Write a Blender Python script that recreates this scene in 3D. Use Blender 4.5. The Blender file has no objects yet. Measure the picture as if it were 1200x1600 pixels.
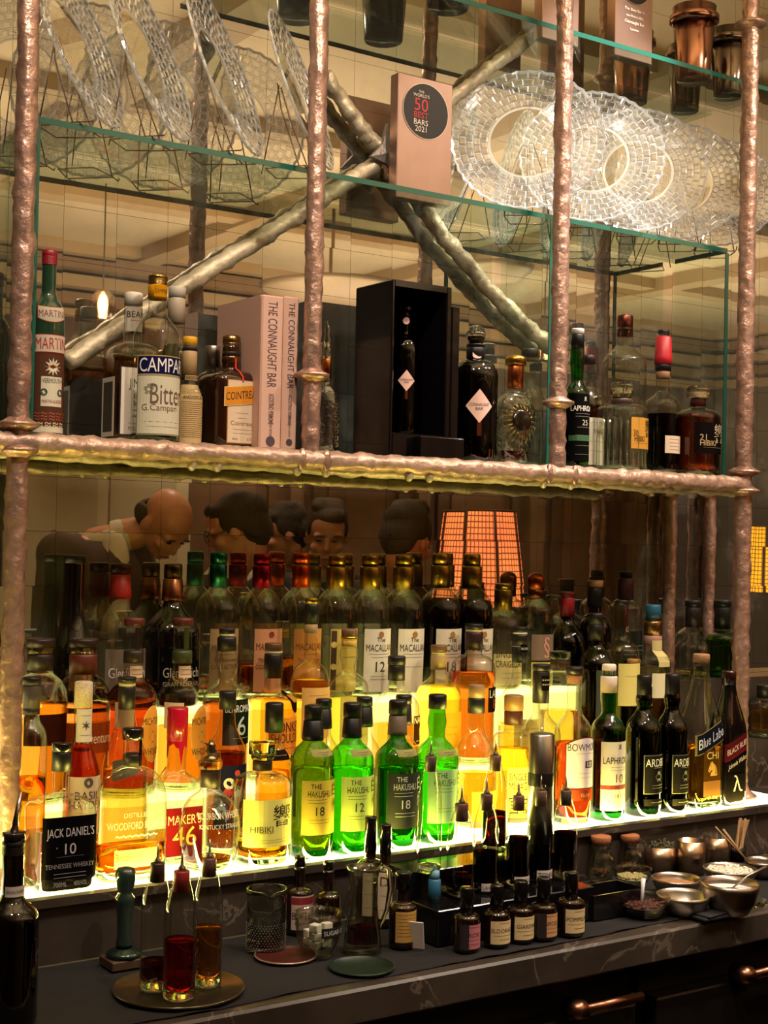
import bpy, math, random
from mathutils import Vector, Matrix, noise
random.seed(7)
SC = bpy.context.scene
COL = SC.collection
PI = math.pi
# ------------------------------------------------------------------ camera
FPX = 2219.0                       # focal length in pixels of the 1200x1600 frame
TH, PT, RO = math.radians(34.16), math.radians(1.18), math.radians(1.2)
CAM = Vector((0.0, -2.38, 1.60))
FW = Vector((math.sin(TH)*math.cos(PT), math.cos(TH)*math.cos(PT), math.sin(PT)))
R0 = Vector((math.cos(TH), -math.sin(TH), 0))
U0 = R0.cross(FW)
RI = R0*math.cos(RO) + U0*math.sin(RO)
UP = -R0*math.sin(RO) + U0*math.cos(RO)
def ray(px, py):
    return FW + RI*((px-600)/FPX) + UP*((800-py)/FPX)
def at_y(px, py, y):
    d = ray(px, py); return CAM + d*((y-CAM.y)/d.y)
def at_z(px, py, z):
    d = ray(px, py); return CAM + d*((z-CAM.z)/d.z)
def depth(p): return (p-CAM).dot(FW)
def seen(px, py, y):               # a real point at depth y (<0) whose image in the mirror (plane y=0) is seen at px,py
    p = at_y(px, py, -y); return Vector((p.x, y, p.z))
cd = bpy.data.cameras.new('camera'); cam = bpy.data.objects.new('camera', cd); COL.objects.link(cam)
cd.sensor_fit = 'VERTICAL'; cd.sensor_height = 36; cd.lens = FPX/1600*36; cd.clip_start = .01
cam.matrix_world = Matrix(((RI.x, UP.x, -FW.x, CAM.x), (RI.y, UP.y, -FW.y, CAM.y), (RI.z, UP.z, -FW.z, CAM.z), (0, 0, 0, 1)))
SC.camera = cam
# ------------------------------------------------------------------ materials
def srgb(h):
    if isinstance(h, str):
        h = tuple(int(h[i:i+2], 16)/255 for i in (0, 2, 4))
        return tuple(c/12.92 if c <= .04045 else ((c+.055)/1.055)**2.4 for c in h)
    return tuple(h)
MC = {}
def newmat(key):
    m = bpy.data.materials.new(key); m.use_nodes = True
    nt = m.node_tree; nt.nodes.clear()
    out = nt.nodes.new('ShaderNodeOutputMaterial')
    return m, nt, out
def N(nt, t, **kw):
    n = nt.nodes.new(t)
    for k, v in kw.items():
        if k in n.inputs: n.inputs[k].default_value = v
        else: setattr(n, k, v)
    return n
def pbr(col, rough=.5, metal=0., bump=0., bscale=200., var=0., vscale=30., spec=.5, coat=0., key=None, detail=4.):
    k = ('pbr', col, rough, metal, bump, bscale, var, vscale, spec, coat, key)
    if k in MC: return MC[k]
    m, nt, out = newmat(key or 'surface')
    p = N(nt, 'ShaderNodeBsdfPrincipled'); c = srgb(col)
    p.inputs['Base Color'].default_value = (*c, 1); p.inputs['Roughness'].default_value = rough
    p.inputs['Metallic'].default_value = metal; p.inputs['Specular IOR Level'].default_value = spec
    p.inputs['Coat Weight'].default_value = coat
    nt.links.new(p.outputs[0], out.inputs[0])
    tc = None
    if bump or var:
        tc = N(nt, 'ShaderNodeTexCoord')
    if var:
        n = N(nt, 'ShaderNodeTexNoise', Scale=vscale, Detail=detail, Roughness=.6); nt.links.new(tc.outputs['Object'], n.inputs['Vector'])
        r = N(nt, 'ShaderNodeMapRange'); r.inputs[1].default_value = .3; r.inputs[2].default_value = .7; nt.links.new(n.outputs[0], r.inputs[0])
        mx = N(nt, 'ShaderNodeMix', data_type='RGBA'); nt.links.new(r.outputs[0], mx.inputs[0])
        mx.inputs[6].default_value = (*[x*(1-var) for x in c], 1); mx.inputs[7].default_value = (*[min(1, x*(1+var)) for x in c], 1)
        nt.links.new(mx.outputs[2], p.inputs['Base Color'])
    if bump:
        n = N(nt, 'ShaderNodeTexNoise', Scale=bscale, Detail=3.); nt.links.new(tc.outputs['Object'], n.inputs['Vector'])
        b = N(nt, 'ShaderNodeBump', Strength=bump, Distance=.004); nt.links.new(n.outputs[0], b.inputs['Height'])
        nt.links.new(b.outputs[0], p.inputs['Normal'])
    MC[k] = m; return m
def thin_glass(tint, edge=None, gloss=.06, rough=.01, bump=0., bscale=40., power=3.2):
    k = ('thin', tint, edge, gloss, rough, bump, power)
    if k in MC: return MC[k]
    m, nt, out = newmat('bottle_glass')
    t = srgb(tint); e = srgb(edge) if edge else tuple(x**2.6 for x in t)
    lw = N(nt, 'ShaderNodeLayerWeight', Blend=.5)
    pw = N(nt, 'ShaderNodeMath', operation='POWER'); pw.inputs[1].default_value = power; nt.links.new(lw.outputs['Facing'], pw.inputs[0])
    mx = N(nt, 'ShaderNodeMix', data_type='RGBA'); nt.links.new(pw.outputs[0], mx.inputs[0])
    mx.inputs[6].default_value = (*t, 1); mx.inputs[7].default_value = (*e, 1)
    tr = N(nt, 'ShaderNodeBsdfTransparent'); nt.links.new(mx.outputs[2], tr.inputs[0])
    gl = N(nt, 'ShaderNodeBsdfGlossy'); gl.inputs['Roughness'].default_value = rough
    gl.inputs['Color'].default_value = (1, 1, 1, 1)
    ma = N(nt, 'ShaderNodeMath', operation='MULTIPLY_ADD'); ma.inputs[1].default_value = .75; ma.inputs[2].default_value = gloss
    nt.links.new(pw.outputs[0], ma.inputs[0]); ma.use_clamp = True
    ms = N(nt, 'ShaderNodeMixShader'); nt.links.new(ma.outputs[0], ms.inputs[0])
    nt.links.new(tr.outputs[0], ms.inputs[1]); nt.links.new(gl.outputs[0], ms.inputs[2]); nt.links.new(ms.outputs[0], out.inputs[0])
    if bump:
        tc = N(nt, 'ShaderNodeTexCoord'); n = N(nt, 'ShaderNodeTexNoise', Scale=bscale, Detail=1.); nt.links.new(tc.outputs['Object'], n.inputs['Vector'])
        b = N(nt, 'ShaderNodeBump', Strength=bump, Distance=.004); nt.links.new(n.outputs[0], b.inputs['Height']); nt.links.new(b.outputs[0], gl.inputs['Normal'])
    MC[k] = m; return m
def solid_glass(col='ffffff', ior=1.33, rough=0., bump=0., bscale=60.):
    k = ('solid', col, ior, rough, bump, bscale)
    if k in MC: return MC[k]
    m, nt, out = newmat('clear_solid')
    g = N(nt, 'ShaderNodeBsdfGlass', IOR=ior, Roughness=rough); g.inputs['Color'].default_value = (*srgb(col), 1)
    nt.links.new(g.outputs[0], out.inputs[0])
    if bump:
        tc = N(nt, 'ShaderNodeTexCoord'); n = N(nt, 'ShaderNodeTexNoise', Scale=bscale, Detail=1.); nt.links.new(tc.outputs['Object'], n.inputs['Vector'])
        b = N(nt, 'ShaderNodeBump', Strength=bump, Distance=.004); nt.links.new(n.outputs[0], b.inputs['Height']); nt.links.new(b.outputs[0], g.inputs['Normal'])
    MC[k] = m; return m
def paper(col, rough=.6, trans=.25):
    """label paper lets part of the light behind it through"""
    k = ('paper', col, trans)
    if k in MC: return MC[k]
    m, nt, out = newmat('label_paper')
    d = N(nt, 'ShaderNodeBsdfDiffuse'); t = N(nt, 'ShaderNodeBsdfTranslucent'); c = (*srgb(col), 1)
    d.inputs[0].default_value = c; t.inputs[0].default_value = c
    ms = N(nt, 'ShaderNodeMixShader'); ms.inputs[0].default_value = trans
    nt.links.new(d.outputs[0], ms.inputs[1]); nt.links.new(t.outputs[0], ms.inputs[2]); nt.links.new(ms.outputs[0], out.inputs[0])
    MC[k] = m; return m
def emit(col, s, key='glow'):
    k = ('emit', col, s)
    if k in MC: return MC[k]
    m, nt, out = newmat(key)
    e = N(nt, 'ShaderNodeEmission', Strength=s); e.inputs[0].default_value = (*srgb(col), 1); nt.links.new(e.outputs[0], out.inputs[0])
    MC[k] = m; return m
# ------------------------------------------------------------------ mesh builder
class MB:
    def __init__(s): s.v = []; s.f = []; s.m = []; s.mats = []; s.flat = set()
    def mi(s, mat):
        if mat not in s.mats: s.mats.append(mat)
        return s.mats.index(mat)
    def add(s, vs, fs, mat, flat=False):
        o = len(s.v); i = s.mi(mat); s.v += [tuple(p) for p in vs]
        for f in fs:
            if flat: s.flat.add(len(s.f))
            s.f.append(tuple(o+k for k in f)); s.m.append(i)
    def box(s, a, b, mat, M=None, bev=0.):
        x0, y0, z0 = a; x1, y1, z1 = b
        if bev:
            c = bev; vs = []
            for z, q in ((z0, c), (z0+c, 0), (z1-c, 0), (z1, c)):
                for (x, y) in ((x0+q, y0+c), (x0+c, y0+q), (x1-c, y0+q), (x1-q, y0+c), (x1-q, y1-c), (x1-c, y1-q), (x0+c, y1-q), (x0+q, y1-c)):
                    vs.append(Vector((x, y, z)))
            fs = [tuple(range(7, -1, -1)), tuple(range(24, 32))]
            for r in range(3):
                for k in range(8): fs.append((r*8+k, r*8+(k+1) % 8, r*8+8+(k+1) % 8, r*8+8+k))
        else:
            vs = [Vector(p) for p in ((x0, y0, z0), (x1, y0, z0), (x1, y1, z0), (x0, y1, z0), (x0, y0, z1), (x1, y0, z1), (x1, y1, z1), (x0, y1, z1))]
            fs = [(3, 2, 1, 0), (4, 5, 6, 7), (0, 1, 5, 4), (1, 2, 6, 5), (2, 3, 7, 6), (3, 0, 4, 7)]
        if M: vs = [M @ p for p in vs]
        s.add(vs, fs, mat, True)
    def tube(s, path, rad, mat, n=10, wob=0., wf=60., caps=True, M=None):
        """a round bar along path; rad a number or a list"""
        path = [Vector(p) for p in path]; vs = []; fs = []; prev = None
        for i, p in enumerate(path):
            t = (path[min(i+1, len(path)-1)] - path[max(i-1, 0)]).normalized()
            if prev is None:
                a = Vector((0, 0, 1)) if abs(t.z) < .9 else Vector((0, 1, 0)); nx = t.cross(a).normalized()
            else: nx = (prev - t*prev.dot(t)).normalized()
            prev = nx; ny = t.cross(nx); r = rad[i] if isinstance(rad, (list, tuple)) else rad
            for k in range(n):
                d = nx*math.cos(2*PI*k/n) + ny*math.sin(2*PI*k/n)
                rr = r*(1 + wob*noise.noise((p+d*r)*wf) + wob*.6*noise.noise((p+d*r)*wf*2.7)) if wob else r
                vs.append(p + d*rr)
        for i in range(len(path)-1):
            for k in range(n): fs.append((i*n+k, i*n+(k+1) % n, (i+1)*n+(k+1) % n, (i+1)*n+k))
        if caps: fs.append(tuple(range(n-1, -1, -1))); fs.append(tuple((len(path)-1)*n+k for k in range(n)))
        if M: vs = [M @ p for p in vs]
        s.add(vs, fs, mat)
    def lathe(s, prof, mat, n=28, M=None, cross=None):
        """prof: (r, z) or (r, z, e, k): e the superellipse exponent and k the depth ratio of the ring"""
        vs = []; fs = []; rings = []
        for q in prof:
            r, z = q[0], q[1]; e = q[2] if len(q) > 2 else 2.; k = q[3] if len(q) > 3 else 1.
            if r < 1e-6: rings.append([len(vs)]); vs.append(Vector((0, 0, z)))
            else:
                rings.append(list(range(len(vs), len(vs)+n)))
                for j in range(n): vs.append(Vector(xs(2*PI*j/n, r, e, k) + (z,)))
        for a, b in zip(rings, rings[1:]):
            for j in range(n):
                j2 = (j+1) % n
                if len(a) == 1 and len(b) == 1: continue
                if len(a) == 1: fs.append((a[0], b[j2], b[j]))
                elif len(b) == 1: fs.append((a[j], a[j2], b[0]))
                else: fs.append((a[j], a[j2], b[j2], b[j]))
        if M: vs = [M @ p for p in vs]
        s.add(vs, fs, mat)
    def sphere(s, c, r, mat, n=16, m=10, M=None):
        r = r if isinstance(r, (tuple, list)) else (r, r, r); vs = []; fs = []
        vs.append(Vector((0, 0, -1)))
        for i in range(1, m):
            a = -PI/2 + PI*i/m
            for k in range(n): vs.append(Vector((math.cos(a)*math.cos(2*PI*k/n), math.cos(a)*math.sin(2*PI*k/n), math.sin(a))))
        vs.append(Vector((0, 0, 1)))
        for k in range(n):
            fs.append((0, 1+(k+1) % n, 1+k)); l = 1+(m-2)*n; fs.append((l+k, l+(k+1) % n, len(vs)-1))
        for i in range(m-2):
            for k in range(n): fs.append((1+i*n+k, 1+i*n+(k+1) % n, 1+(i+1)*n+(k+1) % n, 1+(i+1)*n+k))
        vs = [Vector((p.x*r[0]+c[0], p.y*r[1]+c[1], p.z*r[2]+c[2])) for p in vs]
        if M: vs = [M @ p for p in vs]
        s.add(vs, fs, mat)
    def obj(s, name, parent=None, loc=None, smooth=True):
        me = bpy.data.meshes.new(name); me.from_pydata(s.v, [], s.f)
        for m in s.mats: me.materials.append(m)
        me.polygons.foreach_set('material_index', s.m)
        me.polygons.foreach_set('use_smooth', [smooth and i not in s.flat for i in range(len(s.f))])
        me.update()
        o = bpy.data.objects.new(name, me); COL.objects.link(o)
        if parent: o.parent = parent
        if loc is not None: o.location = loc
        return o
def xs(a, r, e=2., k=1.):
    c, t = math.cos(a), math.sin(a)
    if abs(e-2) < .01: return (r*c, r*k*t)
    q = (abs(c)**e + abs(t)**e)**(-1/e)
    return (r*q*c, r*k*q*t)
def one(name, fn, parent=None, loc=None, smooth=True):
    b = MB(); fn(b); return b.obj(name, parent, loc, smooth)
def tag(o, label, cat, group=None, kind=None):
    o['label'] = label; o['category'] = cat
    if group: o['group'] = group
    if kind: o['kind'] = kind
    return o
def thing(name, label, cat, loc, group=None, rz=0.):
    o = bpy.data.objects.new(name, None); COL.objects.link(o); o.location = loc; o.rotation_euler = (0, 0, rz); o.empty_display_size = .02
    return tag(o, label, cat, group)
def struct(o): o['kind'] = 'structure'; return o
# ------------------------------------------------------------------ lettering
TC = {}
def glyphs(txt):
    if txt in TC: return TC[txt]
    cu = bpy.data.curves.new('lettering', 'FONT'); cu.body = txt; cu.size = 1.; cu.align_x = 'CENTER'; cu.resolution_u = 3; cu.offset = 0.
    ob = bpy.data.objects.new('lettering', cu); me = bpy.data.meshes.new_from_object(ob)
    vs = [(v.co.x, v.co.y) for v in me.vertices]; fs = [tuple(p.vertices) for p in me.polygons]
    bpy.data.objects.remove(ob); bpy.data.meshes.remove(me); bpy.data.curves.remove(cu)
    if vs:
        y0 = min(v[1] for v in vs); y1 = max(v[1] for v in vs); x0 = min(v[0] for v in vs); x1 = max(v[0] for v in vs)
        vs = [(v[0]-(x0+x1)/2, v[1]-(y0+y1)/2) for v in vs]; TC[txt] = (vs, fs, x1-x0, y1-y0)
    else: TC[txt] = ([], [], 1, 1)
    return TC[txt]
def put_text(mb, txt, h, maxw, fmap, mat, x=0., z=0., slant=0.):
    """letters h tall centred at x,z of a surface; fmap(x, z) gives the 3D point just over it"""
    vs, fs, w, hh = glyphs(txt)
    if not vs: return
    s = h/hh; sx = min(s, maxw/w)
    if sx < s*.6: s = sx/.6
    mb.add([fmap(x+v[0]*sx, z+v[1]*s+v[0]*sx*slant) for v in vs], fs, mat)
def put_rect(mb, x0, z0, x1, z1, fmap, mat, nx=1, slant=0.):
    vs = []; fs = []
    for i in range(nx+1):
        x = x0+(x1-x0)*i/nx; vs += [fmap(x, z0+x*slant), fmap(x, z1+x*slant)]
    for i in range(nx): fs.append((2*i, 2*i+2, 2*i+3, 2*i+1))
    mb.add(vs, fs, mat)
# ------------------------------------------------------------------ bottles
GL = {'clear': lambda: thin_glass('f8faf4', '98a08a', .05), 'clearg': lambda: thin_glass('f6f8f0', '98a48c', .05),
      'green': lambda: thin_glass('8cec62', '0f6a1c', .05), 'green2': lambda: thin_glass('9ccc60', '1c5a1c', .05), 'dkgreen': lambda: thin_glass('4e7a40', '0a1c0a', .05),
      'midgreen': lambda: thin_glass('5cb858', '0a3c14', .05), 'vermgreen': lambda: pbr('1d3c2a', .08, 0, spec=.6, coat=.5), 'black': lambda: pbr('0b0908', .07, 0, spec=.6, coat=.6),
      'olive': lambda: thin_glass('3a3c20', '0a0a05', .06), 'amber': lambda: thin_glass('6a3410', '1a0802', .06), 'brown': lambda: pbr('1a0c06', .06, 0, coat=.7, spec=.6),
      'orangebrown': lambda: pbr('2a1208', .1, 0, coat=.6, spec=.6), 'cut': lambda: thin_glass('eef0ec', '8a8a80', .14, bump=.6, bscale=90.)}
KIND = {
 'round': dict(zs=.58, zn=.76, k1=.6, k2=.4), 'high': dict(zs=.64, zn=.78, k1=.7, k2=.35), 'mac': dict(zs=962, zn=914, k1=.7, k2=.2, tb=.93),
 'ball': dict(zs=.52, zn=.76, k1=.9, k2=.15, tb=.8), 'squat': dict(zs=.42, zn=.72, k1=.9, k2=.3), 'slope': dict(zs=.5, zn=.86, k1=.35, k2=.45),
 'bulb': dict(zs=.56, zn=.70, k1=.65, k2=.3, bulb=.55), 'lag': dict(zs=.58, zn=.74, k1=.65, k2=.3, bulb=.18), 'sq': dict(zs=.62, zn=.74, k1=.75, k2=.2, e=6., k=.85),
 'square': dict(zs=.66, zn=.76, k1=.9, k2=.1, e=7., k=.95), 'jw': dict(zs=.56, zn=.86, k1=.3, k2=.35, e=5., k=.85), 'bell': dict(zs=.50, zn=.74, k1=.8, k2=.6),
 'hib': dict(zs=.62, zn=.78, k1=.85, k2=.15, e=2.6), 'deca': dict(zs=.24, zn=.72, k1=.5, k2=.55), 'tri': dict(zs=.5, zn=.74, k1=.45, k2=.35, e=3.2),
 'syrup': dict(zs=.52, zn=.9, k1=.4, k2=.3), 'demi': dict(zs=.62, zn=.74, k1=.9, k2=.1), 'flask': dict(zs=.55, zn=.76, k1=.95, k2=.05, e=3., k=.55),
}
def profile(H, R, rn, kd):
    zs, zn = kd['zs']*H, kd['zn']*H; tb = kd.get('tb', 1.); e = kd.get('e', 2.); k = kd.get('k', 1.)
    P = [(0, 0, e, k), (R*tb*.88, 0, e, k), (R*tb*.97, .0022, e, k), (R*tb, .006, e, k)]
    for i in range(1, 5): P.append((R*(tb+(1-tb)*(i/4)**.8), .006+(zs-.006)*i/4, e, k))
    n = 12
    for i in range(1, n+1):
        t = i/n; a, b, c, d = (1-t)**3, 3*t*(1-t)**2, 3*t*t*(1-t), t**3
        r = a*R+b*R+c*rn+d*rn; z = a*zs+b*(zs+kd['k1']*(zn-zs))+c*(zn-kd['k2']*(zn-zs))+d*zn
        q = max(0, (r-rn)/max(1e-5, R-rn)); q = q**.5
        P.append((r, z, 2+(e-2)*q, 1+(k-1)*q))
    bl = kd.get('bulb', 0)
    for i in range(1, 9):
        t = i/8; P.append((rn*(1+bl*math.sin(PI*min(1, t*1.25))**2 if t < .8 else rn and 1)*1. if False else rn*(1+(bl*math.sin(PI*t/.8)**2 if t < .8 else 0)), zn+(H-zn)*t, 2., 1.))
    return P
def prof_at(P, z):
    for a, b in zip(P, P[1:]):
        if a[1] <= z <= b[1] and b[1] > a[1]:
            t = (z-a[1])/(b[1]-a[1]); return tuple(a[i]+(b[i]-a[i])*t for i in (0, 2, 3))
    return (P[-1][0], 2., 1.)
def surf(P, ctr=0., eps=.0005):
    """maps (x metres round the front, z) onto the bottle's surface, front facing -y"""
    def f(x, z, lift=0.):
        r, e, k = prof_at(P, z); r += eps+lift
        if e > 2.9:
            q = min(.985, abs(x)/r); y = k*r*(1-q**e)**(1/e); return Vector((x, -y, z))
        a = -PI/2 + ctr + x/max(r, 1e-4); c = xs(a, r, e, k); return Vector((c[0], c[1], z))
    return f
def edge_shape(shape, u):
    """(low, high) of a label's outline as fractions of its height at u in -1..1"""
    if shape == 'oval': h = .5*math.sqrt(max(0, 1-u*u)); return .5-h, .5+h
    if shape == 'diamond': h = .5*(1-abs(u)); return .5-h, .5+h
    if shape == 'arch': return 0, 1-.14*(u*u)
    if shape == 'crag': return 0, .78+.22*max(0, u)
    if shape == 'shield': return .25*abs(u)**2, 1-.12*(1-u*u)
    return 0, 1
def make_label(name, P, parent, z0, z1, hw, col, texts, shape='rect', ctr=0., tilt=0., border=None, eps=.0005, mat=None, trans=.25):
    f0 = surf(P, ctr, eps); f1 = surf(P, ctr, eps+.0004); f2 = surf(P, ctr, eps+.0007)
    g = (lambda f: (lambda x, z: f(x, z+x*tilt))) if tilt else (lambda f: f)
    f0, f1, f2 = g(f0), g(f1), g(f2)
    b = MB(); m = mat or paper(col, trans=trans); nx, nz = 16, 5; H = z1-z0
    def patch(f, ins, mm):
        vs = []; fs = []
        for i in range(nx+1):
            u = -1+2*i/nx; lo, hi = edge_shape(shape, u)
            for j in range(nz+1): vs.append(f(u*(hw-ins), z0+ins+(H-2*ins)*(lo+(hi-lo)*j/nz)))
        for i in range(nx):
            for j in range(nz): fs.append((i*(nz+1)+j, (i+1)*(nz+1)+j, (i+1)*(nz+1)+j+1, i*(nz+1)+j+1))
        b.add(vs, fs, mm)
    if border: patch(f0, 0, paper(border, trans=.1)); patch(f1, min(hw, H)*.05, m)
    else: patch(f0, 0, m)
    for t in texts:
        s, hf, zf = t[0], t[1], t[2]; c = t[3] if len(t) > 3 else '1a1410'; xf = t[4] if len(t) > 4 else 0.; z = z1-zf*H
        ink = pbr(c, .5)
        if s == '~': put_rect(b, (xf-hf)*hw, z-.0003, (xf+hf)*hw, z+.0003, f2, ink, 6)
        elif s == '#': put_rect(b, (xf-hf)*hw, z-t[5]*H/2, (xf+hf)*hw, z+t[5]*H/2, f1 if not border else f2, ink, 8)
        elif s == 'o':
            ps = [f2(xf*hw+math.cos(2*PI*k/16)*hf*H, z+math.sin(2*PI*k/16)*hf*H) for k in range(16)]; b.add(ps, [tuple(range(16))], ink)
        else:
            mw = t[5]*hw if len(t) > 5 else 1.8*hw*(1-abs(xf)); put_text(b, s, hf*H, mw, f2, ink, xf*hw, z)
    return b.obj(name, parent, smooth=False)
def capmat(c):
    if c.startswith('m:'): return pbr(c[2:], .28, 1.)
    if c.startswith('g:'): return solid_glass(c[2:], 1.45)
    if c.startswith('k:'): return pbr(c[2:], .85, 0, bump=.4, bscale=500., var=.25, vscale=300.)
    if c.startswith('s:'): return pbr(c[2:], .18, 0, coat=.5)
    return pbr(c, .42)
def cap_piece(name, parent, z1, z0, r, style, mat):
    b = MB(); h = z1-z0; c = min(h*.15, r*.18)
    if style == 'c': pr = [(0, z0), (r, z0), (r, z1-c), (r-c*.3, z1-c*.3), (r-c, z1), (0, z1)]
    elif style == 't': pr = [(0, z0), (r*1.14, z0), (r*1.12, z0+h*.25), (r, z1-c), (r-c, z1), (0, z1)]           # flares out below
    elif style == 'ring': pr = [(0, z0), (r*.9, z0), (r, z0+h*.3), (r, z0+h*.7), (r*.9, z1), (0, z1)]
    elif style == 'screw':
        pr = [(0, z0), (r, z0)]; n = 5
        for i in range(n): pr += [(r, z0+h*(i+.1)/n*.6), (r*.95, z0+h*(i+.5)/n*.6), (r, z0+h*(i+.9)/n*.6)]
        pr += [(r, z1-c), (r-c, z1), (0, z1)]
    elif style == 'ball':
        pr = [(0, z0)]+[(r*math.cos(a)*1., z0+h/2+h/2*math.sin(a)) for a in [(-.5+i/12)*PI*.98 for i in range(1, 12)]]+[(0, z1)]
    elif style == 'disc': pr = [(0, z0), (r*.55, z0), (r*.55, z0+h*.25), (r, z0+h*.32), (r, z1-c), (r-c, z1), (0, z1)]
    elif style == 'spike': pr = [(0, z0), (r*1.05, z0), (r*1.05, z0+h*.12), (r*.45, z0+h*.25), (r*.32, z0+h*.5), (r*.2, z1), (0, z1)]
    elif style == 'spire': pr = [(0, z0), (r, z0), (r*.9, z0+h*.12), (r*.4, z0+h*.2), (r*.55, z0+h*.32), (r*.8, z0+h*.45), (r*.5, z0+h*.6), (r*.65, z0+h*.72), (r*.4, z0+h*.86), (r*.15, z1), (0, z1)]
    elif style == 'dome': pr = [(0, z0), (r, z0)]+[(r*math.cos(a), z0+h*.6+h*.4*math.sin(a)) for a in [i/6*PI/2 for i in range(6)]]+[(0, z1)]
    b.lathe(pr, mat, 24); return b.obj(name, parent)
def liq_tint(h):
    """colour of one wall crossing of the drink: light passes two walls, so each one takes less"""
    c = srgb(h)
    return tuple(x**.55 for x in c) if sum(c) > .12 else c
TIER = {0: (-.278, 1.055), 1: (-.198, 1.055), 2: (-.125, 1.16), 3: (-.047, 1.297), 'u': (-.125, 1.757), 'ub': (-.075, 1.757)}
ZOFF = .0005
def bottle(row, px, top, w, label, kind='round', glass='clear', rn=None, caps=(), liq=None, labels=(), name='whisky_bottle',
           group=None, rz=0., bot=None, base=True, z0=None, y=None, **over):
    """row: tier key; px, top: where the stopper's top is seen; w: body width in pixels; rn: neck half width in pixels"""
    if row == 'z':      # stands on the plane z0; its foot is seen at px, bot
        p0 = at_z(px, bot, z0); y = p0.y
    else:
        ty, tz = TIER[row]; y = ty if y is None else y; z0 = tz if z0 is None else z0
    p = at_y(px, top, y); D = depth(p); m = D/FPX; H = p.z-z0; R = w/2*m; r = (rn or w*.16)*m
    root = thing(name, label, 'bottle', (p.x, y, z0+ZOFF), group, rz)
    zof = lambda py: at_y(px, py, y).z-z0
    kd = dict(KIND[kind]); kd.update(over)
    for q in ('zs', 'zn'):                                    # given in picture rows when above 1
        if kd[q] > 1: kd[q] = zof(kd[q])/H
    captot = sum(c[0] for c in caps)*m
    Hg = H - (caps[0][0]*m*.6 if caps else 0)
    kd['zs'] *= H/Hg; kd['zn'] = min(.97, kd['zn']*H/Hg)
    P = profile(Hg, R, r, kd)
    gm = GL[glass](); b = MB(); b.lathe(P+[(r*.8, Hg, 2., 1.)], gm, 32)
    if base and glass in ('clear', 'clearg', 'green', 'green2', 'cut') and not over.get('nobase'):
        tb = kd.get('tb', 1.)*.955; e, k = kd.get('e', 2.), kd.get('k', 1.)
        b.lathe([(0, .001, e, k), (R*tb*.93, .001, e, k), (R*tb, .005, e, k), (R*tb, .011, e, k), (R*tb*.7, .013, e, k), (0, .016, e, k)], solid_glass('f4fbf2' if glass[0] == 'c' else '58d050', 1.45), 32)
    b.obj('glass_body', root)
    if liq:
        zl = zof(liq[1]); lm = solid_glass(liq_tint(liq[0]), 1.33); b = MB(); z00 = .0165 if base else .005
        pr = [(0, z00)+P[0][2:]]+[(prof_at(P, z00)[0]*.93, z00)+P[3][2:]]
        for q in P:
            if z00+.002 < q[1] < zl: pr.append((q[0]*.955-.0002, q[1], q[2], q[3]))
        rr, e, k = prof_at(P, zl); pr += [(rr*.955-.0002, zl, e, k), (0, zl, e, k)]
        b.lathe(pr, lm, 32); b.obj('liquid', root)
    zc = H
    for i, c in enumerate(caps):
        ln, col = c[0]*m, c[1]; rf = c[2] if len(c) > 2 else 1.12; st = c[3] if len(c) > 3 else 'c'
        nm = c[4] if len(c) > 4 else ('stopper' if i == 0 and (st in ('ball', 'disc', 'spire') or rf > 1.3) else 'pourer_spout' if st == 'spike' else 'cap' if i == 0 else 'neck_band')
        if col == '-': zc -= ln; continue
        rr = r*rf
        if i and col[0] != '-':
            rr = min(r*1.3, max(rr, prof_at(P, max(.01, zc-ln))[0]+.0004)) if st != 'ring' else rr
        cap_piece(nm, root, zc, zc-ln, rr, st, capmat(col)); zc -= ln
    for L in labels:
        ty0, ty1, hwf, col, tx = L[:5]; op = L[5] if len(L) > 5 else {}
        z1, zz0 = zof(ty0), zof(ty1); rr = prof_at(P, (z1+zz0)/2)[0]
        make_label(op.get('name', 'label'), P, root, zz0, z1, rr*hwf, col, tx, **{k: v for k, v in op.items() if k != 'name'})
    root['_prof'] = 0; del root['_prof']
    return root, P, m, H, R, r
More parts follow.
